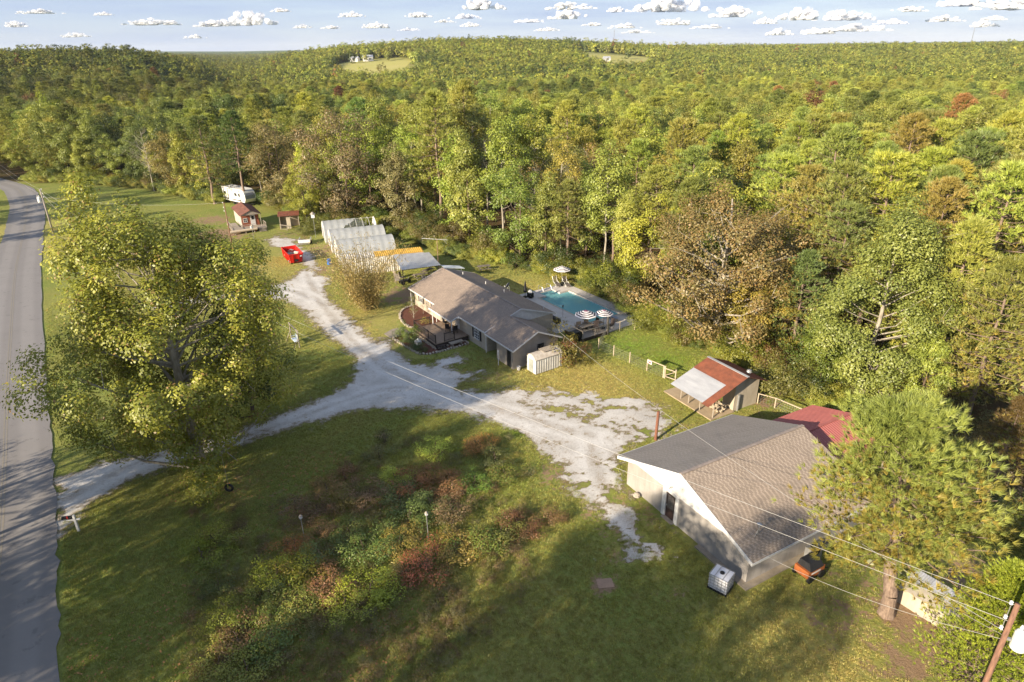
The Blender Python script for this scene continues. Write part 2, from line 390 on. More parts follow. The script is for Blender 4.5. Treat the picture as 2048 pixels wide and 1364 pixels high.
def ground_material():
    m, n, l, p = nt("ground_turf")
    t = n.new("ShaderNodeTexCoord"); P = t.outputs["Object"]
    big, mid, fine, tiny = noise_(n, l, P, .13, 5), noise_(n, l, P, .9, 5, .7), noise_(n, l, P, 5, 4, .7), noise_(n, l, P, 16, 3, .8)
    c = mixc(n, l, ramp_(n, l, big, .35, .65), (.19, .25, .045), (.27, .275, .065))
    c = mixc(n, l, math_(n, l, 'MULTIPLY', ramp_(n, l, mid, .45, .72), .5), c, (.30, .25, .09))
    c = mixc(n, l, attr_(n, "sunny"), c, mixc(n, l, ramp_(n, l, mid, .3, .7), (.40, .36, .09), (.50, .42, .14)))
    c = mixc(n, l, math_(n, l, 'MULTIPLY', attr_(n, "lush"), ramp_(n, l, mid, .35, .6)), c, (.17, .29, .03))
    # clumps of blades: light tips, dark gaps
    fine2 = noise_(n, l, P, 2.2, 4, .75)
    g = math_(n, l, 'ADD', math_(n, l, 'MULTIPLY', ramp_(n, l, math_(n, l, 'ADD', math_(n, l, 'MULTIPLY', tiny, .5), math_(n, l, 'MULTIPLY', fine2, .5)), .38, .62), .55), math_(n, l, 'MULTIPLY', ramp_(n, l, fine, .3, .7), .45))
    c = mixc(n, l, .75, c, mixc(n, l, g, mixc(n, l, .5, c, (.012, .016, .004)), mixc(n, l, .35, c, (.38, .36, .12))))
    # mowing lines in the front lawn
    wv = n.new("ShaderNodeTexWave"); wv.inputs["Scale"].default_value = .32; wv.inputs["Distortion"].default_value = 2.5; wv.inputs["Detail"].default_value = 2; wv.inputs["Detail Scale"].default_value = .6
    l.new(mapped(n, l, (.25, 1.0, 1)), wv.inputs["Vector"])
    c = mixc(n, l, math_(n, l, 'MULTIPLY', math_(n, l, 'MULTIPLY', wv.outputs["Fac"], attr_(n, "sunny")), .25), c, (.22, .2, .07))
    # bare red-brown earth with ragged borders
    dn = math_(n, l, 'ADD', attr_(n, "dirt"), math_(n, l, 'MULTIPLY', math_(n, l, 'SUBTRACT', math_(n, l, 'ADD', mid, math_(n, l, 'MULTIPLY', fine, .6)), .8), 2.0))
    earth = mixc(n, l, fine, (.20, .125, .07), (.36, .25, .155))
    c = mixc(n, l, math_(n, l, 'MULTIPLY', ramp_(n, l, dn, .36, .62), ramp_(n, l, attr_(n, "dirt"), .02, .2)), c, earth)
    # leaf litter under the wood
    lit = mixc(n, l, tiny, (.05, .035, .015), (.15, .095, .045)); lit = mixc(n, l, ramp_(n, l, mid, .5, .65), lit, (.045, .07, .014))
    c = mixc(n, l, attr_(n, "wood"), c, lit)
    # far off the ground stands for closed woodland
    far = mixc(n, l, noise_(n, l, P, .02, 6), (.05, .08, .02), (.09, .12, .03))
    c = mixc(n, l, attr_(n, "far"), c, far)
    # hay fields in the clearings
    fld = mixc(n, l, noise_(n, l, P, .03, 4), (.30, .30, .07), (.42, .36, .14))
    c = mixc(n, l, attr_(n, "field"), c, fld)
    l.new(c, p.inputs["Base Color"]); p.inputs["Roughness"].default_value = .95; p.inputs["Specular IOR Level"].default_value = .1
    b = n.new("ShaderNodeBump"); b.inputs["Strength"].default_value = .9; b.inputs["Distance"].default_value = .16
    hh = math_(n, l, 'ADD', math_(n, l, 'MULTIPLY', tiny, .6), fine); l.new(hh, b.inputs["Height"]); l.new(b.outputs[0], p.inputs["Normal"])
    return m
xs = axis(-105, 75, .75, (-9000, 9000)); ys = axis(14, 150, .75, (-3000, 12000))
gme = grid_mesh("ground", xs, ys, ground_material(), terrain,
    dict(dirt=f_dirt, wood=f_wood, lush=f_lush, sunny=f_sunny, far=lambda x, y: sstep(500, 1400, np.hypot(x, y)),
         field=lambda x, y: (inpoly(CLEAR[0], x, y) | inpoly(CLEAR[1], x, y)).astype(float)))
link("ground", gme, kind='structure')

# ---- road
def road_material():
    m, n, l, p = nt("old_asphalt")
    t = n.new("ShaderNodeTexCoord"); P = t.outputs["Object"]
    a, b = noise_(n, l, P, .35, 5), noise_(n, l, P, 22, 3, .8)
    c = mixc(n, l, a, (.15, .138, .13), (.215, .20, .188)); c = mixc(n, l, math_(n, l, 'MULTIPLY', b, .5), c, (.33, .31, .29))
    w = attr_(n, "across")                               # worn wheel tracks run along the road
    tr = math_(n, l, 'ABSOLUTE', math_(n, l, 'SUBTRACT', math_(n, l, 'FRACT', math_(n, l, 'MULTIPLY', w, 2)), .5))
    c = mixc(n, l, math_(n, l, 'MULTIPLY', ramp_(n, l, tr, .12, .3), .28), c, (.12, .11, .105))
    c = mixc(n, l, math_(n, l, 'MULTIPLY', ramp_(n, l, noise_(n, l, P, .8, 6, .75), .58, .64), .4), c, (.1, .095, .09))
    l.new(c, p.inputs["Base Color"]); p.inputs["Roughness"].default_value = .85; p.inputs["Specular IOR Level"].default_value = .25
    bp = n.new("ShaderNodeBump"); bp.inputs["Strength"].default_value = .3; bp.inputs["Distance"].default_value = .02; l.new(b, bp.inputs["Height"]); l.new(bp.outputs[0], p.inputs["Normal"])
    return m
def strip(name, L, R, mat, z, kind='structure', k=4, parent=None, rag=0, **kw):
    V, F, A = [], [], []
    for i in range(len(L)):
        for j in range(k + 1):
            t = j / k; x = L[i][0] + (R[i][0] - L[i][0]) * t; y = L[i][1] + (R[i][1] - L[i][1]) * t
            if rag and j in (0, k): x += (random.random() - .5) * rag; y += (random.random() - .5) * rag
            V.append((x, y, tz(x, y) + z)); A.append(t)
    for i in range(len(L) - 1):
        for j in range(k): q = i * (k + 1) + j; F.append((q, q + 1, q + k + 2, q + k + 1))
    return link(name, raw_mesh(name, V, F, mat, {"across": ('POINT', A)}, True), parent, kind=kind, **kw)
strip("road", ROAD_L, ROAD_R, road_material(), .06, rag=.25, k=6)
YEL = MAT("faded_yellow_paint", (.235, .205, .15), (.18, .165, .15), 9, .8, .1)
strip("road_centre_line", offset(ROAD_C[:110], .05), offset(ROAD_C[:110], -.05), YEL, .066, k=1)
strip("road_centre_line", offset(ROAD_C[:110], .25), offset(ROAD_C[:110], .15), YEL, .066, k=1)

# ---- gravel: a sheet of its own with ragged borders and islands of grass cut out of it
def gravel_sheet():
    s = .14; out_V, out_F, out_A = [], [], []
    x0, x1, y0, y1 = -46, 20, 30, 124
    xs, ys = np.arange(x0, x1, s), np.arange(y0, y1, s); X, Y = np.meshgrid(xs, ys)
    f = np.full(X.shape, -9.0)
    for P in GRP:
        d = polydist(P, X, Y); f = np.maximum(f, np.where(inpoly(P, X, Y), d, -d))
    amp = np.full(X.shape, .62); core = np.zeros(X.shape)
    for (a, b), r, k in MOTTLE: amp = np.maximum(amp, k * np.exp(-((X - a) ** 2 + (Y - b) ** 2) / r ** 2))
    f = np.minimum(f, 1.5 - .75 * np.clip(amp - .5, 0, 1))
    f = f + (fbm(X * .55, Y * .8, 21, 5, .7) - .5) * 4.2 * amp + (fbm(X * 2.2, Y * 2.2, 5, 3, .8) - .5) * (1.0 + 1.1 * amp)
    ins = f > -.75; cell = ins[:-1, :-1] & ins[1:, :-1] & ins[:-1, 1:] & ins[1:, 1:]
    idx = np.arange(X.size).reshape(X.shape)
    F = np.stack([idx[:-1, :-1][cell], idx[:-1, 1:][cell], idx[1:, 1:][cell], idx[1:, :-1][cell]], 1)
    u, inv = np.unique(F.ravel(), return_inverse=True)
    V = np.stack([X.ravel()[u], Y.ravel()[u], np.full(len(u), .012) + .012 * np.clip(f.ravel()[u], 0, 1)], 1)
    tk = np.zeros(len(u)); cr = np.zeros(len(u))
    for P in ([(110, 1010), (300, 915), (450, 885), (560, 850), (680, 805), (800, 775), (930, 800), (1100, 850), (1220, 880)], [(612, 545), (640, 600), (690, 665), (745, 715), (830, 765), (960, 800)], [(460, 593), (560, 580), (630, 600), (680, 650)], [(1180, 860), (1190, 930), (1225, 1000), (1290, 1075)]):
        dd = polydist(catmull([G(*q) for q in P], 6), V[:, 0], V[:, 1], False) + (fbm(V[:, 0] * .15, V[:, 1] * .15, 3) - .5) * .8
        tk = np.maximum(tk, np.exp(-((dd - .85) / .34) ** 2)); cr = np.maximum(cr, np.exp(-(dd / .4) ** 2))
    m, n, l, p = nt("white_gravel")
    P = n.new("ShaderNodeTexCoord").outputs["Object"]
    a, b, c0 = noise_(n, l, P, .45, 6, .7), noise_(n, l, P, 3, 4, .75), noise_(n, l, P, 17, 3, .9)
    c = mixc(n, l, ramp_(n, l, a, .3, .7), (.34, .31, .265), (.56, .53, .485))
    deb = math_(n, l, 'ADD', noise_(n, l, P, .9, 6, .8), math_(n, l, 'SUBTRACT', math_(n, l, 'MULTIPLY', attr_(n, "crown"), .10), math_(n, l, 'MULTIPLY', attr_(n, "track"), .12)))
    c = mixc(n, l, math_(n, l, 'MULTIPLY', ramp_(n, l, deb, .5, .66), .7), c, (.24, .19, .13)); c = mixc(n, l, math_(n, l, 'MULTIPLY', attr_(n, "track"), .35), c, (.62, .60, .56))
    c = mixc(n, l, ramp_(n, l, b, .54, .74), c, (.24, .20, .15))
    c = mixc(n, l, math_(n, l, 'MULTIPLY', ramp_(n, l, c0, .35, .7), .5), c, (.70, .68, .65)); c = mixc(n, l, ramp_(n, l, c0, .40, .25), c, (.13, .11, .09))
    edge = math_(n, l, 'ADD', attr_(n, "f"), math_(n, l, 'ADD', math_(n, l, 'MULTIPLY', math_(n, l, 'SUBTRACT', c0, .5), 2.4), math_(n, l, 'MULTIPLY', math_(n, l, 'SUBTRACT', b, .5), 1.8)))
    c = mixc(n, l, ramp_(n, l, edge, .9, .1), c, (.30, .24, .16))
    l.new(c, p.inputs["Base Color"]); p.inputs["Roughness"].default_value = .95; p.inputs["Specular IOR Level"].default_value = .15
    l.new(ramp_(n, l, edge, -.45, .45), p.inputs["Alpha"])        # loose stones thin out into the grass
    bp = n.new("ShaderNodeBump"); bp.inputs["Strength"].default_value = .7; bp.inputs["Distance"].default_value = .06; l.new(math_(n, l, 'ADD', c0, b), bp.inputs["Height"]); l.new(bp.outputs[0], p.inputs["Normal"])
    link("gravel_driveway", raw_mesh("gravel_driveway", V, inv.reshape(F.shape), m, {"f": ('POINT', f.ravel()[u]), "track": ('POINT', tk), "crown": ('POINT', cr)}), kind='structure')
gravel_sheet()

# ---- turf: short tufts over the nearer lawns so that the low sun catches them
def turf_points(n, x0, x1, y0, y1, seed):
    r = np.random.default_rng(seed); X, Y = r.uniform(x0, x1, n), r.uniform(y0, y1, n)
    b = np.degrees(np.arctan2(X, Y)); k = inpoly(YARD, X, Y) & (polydist(ROAD_C, X, Y, False) > 3.4)
    for P in GRP: k &= ~(inpoly(P, X, Y) & (polydist(P, X, Y) > .3))
    def box(o, h, u0, u1, v0, v1):
        a = rad(h); dx, dy = X - o[0], Y - o[1]; u, v = dx * math.sin(a) + dy * math.cos(a), -dx * math.cos(a) + dy * math.sin(a)
        return (u > u0) & (u < u1) & (v > v0) & (v < v1)
    oh, ob, on = G(740 + 1040 * .2734, 500 + 875 * .2734), G(1200 + 195 * .2734, 850 + 430 * .2734), G(1180 + 895 * .2734, 680 + 575 * .2734)
    k &= ~(box(oh, 146, -22.6, .2, -.1, 9.5) | box(oh, 146, -17.5, -1.1, 9, 21.1) | box(oh, 146, -22.4, -7.9, -7, .3) | box(ob, 61, -.7, 11.2, -12.2, .2) | box(on, 61, -.5, 5.5, -.3, 6))
    k &= f_dirt(X, Y) < .12 + .45 * r.random(n)
    return X[k], Y[k]
# ================================================================ TREES
def unit(v): return v / np.maximum(np.linalg.norm(v, axis=1, keepdims=True), 1e-9)
def leaf_quads(P, N, size, r, aspect=.62, jit=.35):
    n = len(P); A = unit(np.cross(N, r.normal(size=(n, 3)))); Bv = np.cross(N, A)
    s = size * (1 + jit * (r.random((n, 1)) - .5) * 2)
    V = np.stack([P - A * s, P - Bv * s * aspect, P + A * s, P + Bv * s * aspect], 1).reshape(-1, 3)
    F = np.arange(4 * n).reshape(n, 4); return V, F
def wood_mesh(name, segs, mat, n=6):
    m = MB()
    for a, b, r0, r1 in segs: m.tube(a, b, r0, r1, n if r0 > .08 else 4, caps=False)
    return m.mesh(name, mat, smooth=True)

def broadleaf(name, H=15, R=4.5, base=.25, nc=70, nl=5000, leaf=.2, seed=0, cr=.22, shape=1.0, dry=0.0, bark=BARK, lean=0, gap=.25, trunk_r=.2, limbs=26, lump=.35, flat=.75, nrand=.42, ts=.45, outw=.45):
    """limbs and leaf clumps fill an irregular envelope; returns crown mesh, trunk mesh"""
    r = np.random.default_rng(seed); z0, z1 = H * base, H; hz = (z1 - z0) / 2; zc = z0 + hz * (.92 if shape >= 1 else 1)
    d = unit(r.normal(size=(nc, 3))); 
    ang = np.arctan2(d[:, 1], d[:, 0])
    f = 1 + lump * (vnoise(ang * 1.2 + 9 + seed, d[:, 2] * 2.1 + seed) - .5) * 2
    fr = (.5 + .5 * r.random(nc) ** .4)[:, None]
    c = d * fr * f[:, None]
    wid = 1 - (1 - shape) * sstep(-1, 1, c[:, 2])          # shape < 1 tapers the top
    C3 = np.stack([c[:, 0] * R * wid, c[:, 1] * R * wid, zc + c[:, 2] * hz * .9], 1)
    C3[:, 0] += lean * (C3[:, 2] / H)
    rc = R * cr * (.7 + .7 * r.random(nc))
    k = np.maximum((nl * rc ** 2 / np.sum(rc ** 2)).astype(int), 3)
    own = np.repeat(np.arange(nc), k); n = len(own)
    dd = unit(r.normal(size=(n, 3)) + np.array([0, 0, .35]))
    rr = (.35 + .65 * r.random(n) ** .5)[:, None] * rc[own][:, None]
    wob = 1 + .5 * (r.random((n, 1)) - .5)
    P = C3[own] + dd * rr * np.array([1, 1, flat]) * wob
    out = unit(P - np.array([lean * .6, 0, zc - hz * .5]))
    N = unit(dd * .75 + out * outw + r.normal(size=(n, 3)) * nrand + np.array([0, 0, .25]))
    keep = P[:, 2] > z0 * .55
    keep &= (r.random(n) > gap * .4)
    P, N, own = P[keep], N[keep], own[keep]
    V, F = leaf_quads(P, N, leaf, r)
    ct = r.random(nc); tint = np.clip((1 - ts) * ct[own] + ts * r.random(len(P)), 0, 1)
    dr = np.clip((r.random(len(P)) < dry) * (.4 + .6 * r.random(len(P))) + dry * .5 * ct[own], 0, 1)
    cm = raw_mesh(name + "_crown", V, F, LEAF, {"tint": ('FACE', tint), "dry": ('FACE', dr)})
    segs = []; top = H * .86; K = 7; pts = [np.array([lean * (i / K) + (r.random() - .5) * .25 * min(i, 1), (r.random() - .5) * .25 * min(i, 1), top * i / K]) for i in range(K + 1)]
    for i in range(K): segs.append((pts[i], pts[i + 1], trunk_r * (1 - .88 * i / K) + .02, trunk_r * (1 - .88 * (i + 1) / K) + .02))
    segs.append((np.array([0, 0, -.3]), np.array([0, 0, .35]), trunk_r * 1.5, trunk_r * 1.02))
    for q in r.permutation(nc)[:limbs]:
        e = C3[q]; hb = max(z0 * .6, e[2] - (.35 + .4 * r.random()) * np.hypot(e[0], e[1]) - .4)
        hb = min(hb, top * .95); a = np.array([lean * hb / H, 0, hb]); mid = a * .45 + e * .55 + np.array([0, 0, -.06 * R]) + r.normal(size=3) * .15
        br = trunk_r * .38 * (1 - .6 * hb / H); segs += [(a, mid, br, br * .6), (mid, e, br * .6, br * .2)]
        for _ in range(2):
            e2 = e + r.normal(size=3) * rc[q] * .8; segs.append((mid * .4 + e * .6, e2, br * .35, br * .12))
    return cm, wood_mesh(name + "_trunk", segs, bark)

def pine(name, H=16, R=4, base=.35, nb=60, tufts=1600, needles=8, nlen=.34, nw=.035, seed=0, dry=.35, bark=BARKG, trunk_r=.22, droop=.1, spread=.75, round_=.6, fill=.45):
    r = np.random.default_rng(seed); z0 = H * base; segs = []; TP, TD, TB, TH = [], [], [], []
    K = 8; pts = [np.array([(r.random() - .5) * .3 * min(i, 1), (r.random() - .5) * .3 * min(i, 1), H * .97 * i / K]) for i in range(K + 1)]
    for i in range(K): segs.append((pts[i], pts[i + 1], trunk_r * (1 - .85 * i / K) + .02, trunk_r * (1 - .85 * (i + 1) / K) + .015))
    segs.append((np.array([0, 0, -.3]), np.array([0, 0, .5]), trunk_r * 1.35, trunk_r * 1.02))
    per = max(tufts // nb, 3)
    for i in range(nb):
        t = ((i + r.random()) / nb) ** .85; z = z0 + (H - z0) * t * .97
        env = (1 - t) ** round_ * (0.62 + .38 * math.sin(min(t * 3.2, 1.0) * math.pi / 2)) 
        L = R * env * (.6 + .55 * r.random()) + .25; az = i * 2.4 + r.random() * .9
        up = -.12 + .65 * t - droop * (1 - t); dr = np.array([math.cos(az), math.sin(az), up]); dr /= np.linalg.norm(dr)
        a = np.array([0, 0, z]); e = a + dr * L; mid = a + dr * L * .5 + np.array([0, 0, -.06 * L])
        br = .02 + .02 * L / 2 * (1 - .4 * t); segs += [(a, mid, br, br * .7), (mid, e, br * .7, br * .3)]
        side = np.cross(dr, [0, 0, 1.0]); side /= np.linalg.norm(side)
        # a handful of twig sprays make the branch a lobe of its own
        sprays = max(3, int(2 + L * 1.4)); 
        for s in range(sprays):
            q = fill + (1.05 - fill) * (s + r.random()) / sprays; w = (r.random() - .5) * 2
            c = a + dr * L * q + side * w * L * .30 * (1.15 - abs(q - .7)) + np.array([0, 0, .12 * L * r.random()])
            if r.random() < .6: segs.append((a + dr * L * q * .8, c, br * .4, br * .2))
            k = max(2, int(per / sprays * (.7 + .6 * r.random()))); sr = .15 * L ** .6 + .10
            P = c + r.normal(size=(k, 3)) * sr * np.array([1, 1, .38]); TP.append(P)
            TD.append(unit(dr * .6 + (P - c) / sr * .35 + np.array([0, 0, .75]) + r.normal(size=(k, 3)) * .3)); TH.append(np.full(k, t)); TB.append(np.full(k, r.random()))
    TP, TD, TH, TB = np.vstack(TP), np.vstack(TD), np.hstack(TH), np.hstack(TB)
    n = len(TP); o = np.repeat(np.arange(n), needles); m = len(o)
    D = unit(TD[o] + r.normal(size=(m, 3)) * spread * .6); W = unit(np.cross(D, r.normal(size=(m, 3)))) * nw
    Ln = nlen * (.7 + .5 * r.random((m, 1))); B0 = TP[o]
    V = np.stack([B0 - W, B0 + W, B0 + D * Ln], 1).reshape(-1, 3); F = np.arange(3 * m).reshape(m, 3)
    tint = np.clip(.5 * TB[o] + .5 * r.random(m), 0, 1)
    pd = dry * np.clip(1.25 - 1.5 * TH, 0, 1) ; drt = np.clip((r.random(n) < pd) * (.45 + .5 * r.random(n)) + (TB < pd * .6) * .45 + pd * .25, 0, 1)[o]
    return raw_mesh(name + "_crown", V, F, NEEDLE, {"tint": ('FACE', tint), "dry": ('FACE', drt)}), wood_mesh(name + "_trunk", segs, bark)

TREES = {}
def put(kind, name, label, cat, x, y, rz=None, s=1.0, color=(.09, .12, .02), group=None, z=None, sz=1.0):
    cm, tm = TREES[kind]
    z = tz(x, y) if z is None else z
    t = thing(name, label, cat, (x, y, z), random.random() * 6.28 if rz is None else rz, group)
    t.scale = (s, s, s * sz)
    link("trunk", tm, t); link("crown", cm, t, color=color)
    return t

YG, LG, MG, DG, BR, GB, YL, OR = (.33, .345, .045), (.28, .325, .05), (.195, .245, .04), (.10, .145, .028), (.22, .185, .05), (.22, .225, .05), (.38, .34, .03), (.26, .15, .045)
PN, PB = (.20, .25, .05), (.29, .325, .055)
# ---- kinds of tree (meshes shared by every copy of a kind)
def mk(k, fn, *a, **kw): TREES[k] = fn(k, *a, **kw)
mk('sycamore', broadleaf, H=22.3, R=7.6, base=.02, nc=460, nl=150000, leaf=.097, seed=3, cr=.125, flat=1.1, nrand=.28, ts=.3, bark=BARKP, trunk_r=.42, limbs=90, dry=.07, gap=.3, lump=.4, shape=.95)
mk('oak', broadleaf, H=18.6, R=7.8, base=.10, nc=190, nl=42000, leaf=.12, seed=5, cr=.16, bark=BARKP, trunk_r=.45, limbs=70, dry=.22, lump=.45)
mk('gum', broadleaf, H=17, R=6, base=.05, nc=130, nl=52000, leaf=.105, seed=8, cr=.19, bark=BARKP, trunk_r=.28, limbs=30, shape=.55)
mk('round', broadleaf, H=15, R=4.6, base=.08, nc=60, nl=14000, leaf=.128, seed=11)
mk('round2', broadleaf, H=16, R=5.2, base=.08, nc=75, nl=16000, leaf=.128, seed=12, lump=.5)
mk('slim', broadleaf, H=18, R=2.9, base=.28, nc=55, nl=10000, leaf=.122, seed=13, cr=.33, shape=.6, bark=BARKP, trunk_r=.15)
mk('slim2', broadleaf, H=19, R=3.2, base=.38, nc=50, nl=8500, leaf=.122, seed=14, cr=.30, shape=.8, bark=BARKP, gap=.8, trunk_r=.14)
mk('cone', broadleaf, H=15, R=3.8, base=.06, nc=70, nl=14000, leaf=.128, seed=15, cr=.25, shape=.35)
mk('brown', broadleaf, H=17, R=5.8, base=.03, nc=85, nl=18000, leaf=.12, seed=16, dry=.10, lump=.45)
mk('wispy', broadleaf, H=16, R=3.3, base=.3, nc=40, nl=1900, leaf=.12, seed=17, cr=.3, bark=BARKP, limbs=40, gap=.9, trunk_r=.14)
mk('bare', broadleaf, H=16, R=4.2, base=.3, nc=60, nl=160, leaf=.14, seed=18, cr=.25, bark=BARKP, limbs=60, gap=.9, trunk_r=.16)
mk('hero_pine', pine, H=13.9, R=5.7, base=.32, nb=50, tufts=4600, needles=22, nlen=.40, nw=.016, seed=21, dry=.5, trunk_r=.42, round_=.5, fill=.3, droop=.0, spread=.6)
mk('pine', pine, H=18, R=4.6, base=.38, nb=60, tufts=2100, needles=8, nlen=.50, nw=.036, seed=22, dry=.12, trunk_r=.26)
mk('pine2', pine, H=17, R=4.9, base=.25, nb=70, tufts=2300, needles=8, nlen=.50, nw=.036, seed=23, dry=.28, trunk_r=.26, round_=.5)
mk('pine3', pine, H=13, R=4.4, base=.12, nb=70, tufts=2500, needles=8, nlen=.40, nw=.03, seed=24, dry=.3, trunk_r=.2, round_=.8)
mk('cedar', pine, H=7.5, R=3.2, base=.0, nb=120, tufts=7500, needles=10, nlen=.20, nw=.016, seed=25, dry=0, trunk_r=.14, round_=.85, droop=-.3, fill=.25, spread=.5)
mk('sapling', broadleaf, H=10.5, R=2.4, base=.08, nc=46, nl=1500, leaf=.11, seed=31, cr=.3, shape=.3, gap=.8, bark=BARKP, trunk_r=.09, limbs=40)
mk('tulip', broadleaf, H=11, R=3.4, base=.05, nc=80, nl=15000, leaf=.12, seed=32, cr=.25, shape=.55, trunk_r=.18)
mk('gum2', broadleaf, H=13, R=4.2, base=.02, nc=80, nl=16000, leaf=.125, seed=33, cr=.24, shape=.6)
for i in range(4): mk('bush%d' % i, broadleaf, H=2.2, R=1.5, base=0, nc=24, nl=3800 - 400 * i, leaf=.055, seed=40 + i, cr=.36, trunk_r=.04, limbs=10, lump=.5, gap=.3, dry=.0 + .06 * i)
mk('thicket', broadleaf, H=4.2, R=2.6, base=0, nc=40, nl=6500, leaf=.085, seed=50, cr=.33, trunk_r=.06, limbs=14, lump=.6)
for i in range(3): mk('weeds%d' % i, broadleaf, H=1.1, R=1.0, base=0, nc=16, nl=1100, leaf=.045, seed=60 + i, cr=.38, trunk_r=.02, limbs=8, lump=.6, gap=.8, dry=.15 * i)
mk('far_round', broadleaf, nrand=.06, ts=.12, outw=1.1, H=15, R=5.4, base=.05, nc=40, nl=900, leaf=.62, seed=71, cr=.26, limbs=3)
mk('far_slim', broadleaf, nrand=.06, ts=.12, outw=1.1, H=17, R=4.4, base=.05, nc=40, nl=850, leaf=.58, seed=72, cr=.3, shape=.5, limbs=3)
mk('far_lumpy', broadleaf, nrand=.06, ts=.12, outw=1.1, H=15, R=5.8, base=.05, nc=46, nl=900, leaf=.62, seed=73, cr=.24, lump=.6, limbs=3)

# ---- the trees one picks out first
def crown_of(o): return [c for c in o.children if c.name.startswith('crown')][0]
put('sycamore', 'sycamore_tree', 'huge yellow-green sycamore spreading over the driveway mouth beside the road', 'tree', *G(405, 942), rz=.6, color=(.235, .255, .028))
put('tulip', 'tulip_tree', 'dark green bushy tree just right of the huge sycamore', 'tree', *G(508, 838), s=.98, color=(.09, .14, .02))
put('sapling', 'sapling', 'slender thin-leaved young tree on the inner lawn above the dark bushy tree', 'tree', *G(543, 700), color=(.15, .18, .05))
put('oak', 'oak_tree', 'big rust-brown oak with pale limbs between the pool and the red-roofed barn', 'tree', *G(1430, 690), rz=1.0, color=(.24, .215, .06))
hp_ = put('hero_pine', 'pine_tree', 'large pine with a thick bare lower trunk overhanging the shingled building in the right foreground', 'tree', *G(1772, 1228), rz=0.0, color=(.23, .29, .06)); hp_.rotation_euler = (0, rad(-8), 0)
put('cedar', 'cedar_tree', 'dense bright lime-green cedar in the bottom right corner beside the transformer pole', 'tree', *G(1945, 1370), s=1.05, color=(.26, .36, .035))
put('pine3', 'pine_tree', 'smaller dark-tufted pine standing right of the big rust-brown oak', 'tree', *G(1580, 722), s=.92, color=(.13, .18, .05))
put('pine3', 'pine_tree', 'broad bright yellow-green pine behind the red metal roof', 'tree', *G(1850, 800), s=1.3, color=(.30, .33, .06))
put('gum', 'gum_tree', 'tall leafy pale-green sweetgum with a white stem behind the barn', 'tree', *G(1722, 800), rz=2, color=(.20, .25, .05))
put('gum2', 'gum_tree', 'shorter fresh-green gum hanging over the thicket right of the barn', 'tree', *G(1640, 775), s=.62, color=(.14, .22, .03))
put('gum2', 'gum_tree', 'fresh green leafy tree at the right shoulder of the bright yellow-green pine', 'tree', *G(1930, 760), s=1.0, color=(.14, .22, .025))
put('pine', 'pine_tree', 'tall pine with a long bare trunk and golden lower branches behind the oak', 'tree', *G(1625, 562), s=1.13, rz=1, color=PN)
put('pine', 'pine_tree', 'tall round-topped pine directly left of the golden-branched one', 'tree', *G(1530, 560), s=1.0, color=PN)
put('pine', 'pine_tree', 'tall narrow pine just right of the golden-branched one', 'tree', *G(1712, 580), s=1.05, rz=3, color=PN)
put('pine2', 'pine_tree', 'broad dome-topped dark pine at the upper right of the wood', 'tree', *G(1870, 600), s=1.2, color=(.14, .20, .05))
put('pine2', 'pine_tree', 'pine with rusty lower boughs at the right border of the picture', 'tree', *G(2030, 690), s=1.08, color=PN)
put('pine2', 'pine_tree', 'pine at the right border above the brush clearing', 'tree', *G(2060, 860), s=.85, color=(.11, .14, .03))
put('pine3', 'pine_tree', 'pine right of the large foreground pine, cut by the picture border', 'tree', *G(2085, 1130), s=.6, color=(.11, .16, .025))
put('pine3', 'pine_tree', 'low rust-tinged pine between the barn and the bright yellow-green pine', 'tree', *G(1990, 960), s=.55, color=(.14, .11, .03))
put('pine3', 'pine_tree', 'young green pine in the brush clearing at the right border', 'tree', *G(2050, 965), s=.8, color=(.18, .24, .05))
put('pine2', 'pine_tree', 'dark pine left of the camper trailer, leaning over the lawn', 'tree', *G(430, 408), s=1.05, color=(.11, .16, .03))
put('pine', 'pine_tree', 'slender dark pine standing right in front of the camper trailer', 'tree', *G(494, 412), s=1.05, color=(.08, .13, .025))
put('pine3', 'pine_tree', 'small lone pine on the verge by the roadside utility pole', 'tree', *G(150, 436), s=.26, color=(.05, .08, .03))
put('bush0', 'shrub', 'orange and green shrub at the corner of the garage wing behind the white metal shed', 'shrub', *G(1128, 718), s=1.55, color=(.17, .165, .02))
put('bush3', 'shrub', 'rust-orange lower half of the bushy clump at the garage corner', 'shrub', *G(1140, 724), s=1.0, color=(.26, .13, .04))
put('brown', 'oak_tree', 'broad olive-brown oak with a rounded crown behind the greenhouses', 'tree', *G(700, 442), s=1.25, color=(.22, .19, .075))
put('brown', 'oak_tree', 'brown-tinged oak behind the rusty-roofed shed', 'tree', *G(570, 412), s=1.05, color=(.21, .175, .06))
put('cone', 'broadleaf_tree', 'olive cone-shaped tree just right of the broad olive-brown oak', 'tree', *G(800, 460), s=1.05, color=(.22, .20, .07))
put('round', 'broadleaf_tree', 'bright yellow-green tree leaning over the rusty-roofed shed', 'tree', *G(615, 448), s=.7, color=(.26, .29, .03))
put('bare', 'bare_tree', 'leafless pale tree standing in the wood left of the camper trailer', 'tree', *G(308, 378), s=1.0, color=BR)
put('round2', 'broadleaf_tree', 'glowing yellow-green round tree rising above the wood at the far upper left', 'tree', *polar(262, -33.5), s=1.45, color=(.21, .25, .015))
put('bare', 'bare_tree', 'dead grey tree sticking out of the wood right of the middle', 'tree', *polar(150, 7.0), s=1.05, color=OR)
HERO = [G(*p) for p in ((1430, 690), (1580, 722), (1850, 800), (1722, 800), (1640, 775), (1930, 760), (1625, 562), (1530, 560), (1712, 580), (1870, 600), (2030, 690), (2060, 860), (2010, 1110), (1990, 960), (430, 408), (494, 412), (700, 442), (570, 412), (800, 460), (615, 448), (308, 378), (1772, 1228), (1945, 1370))]
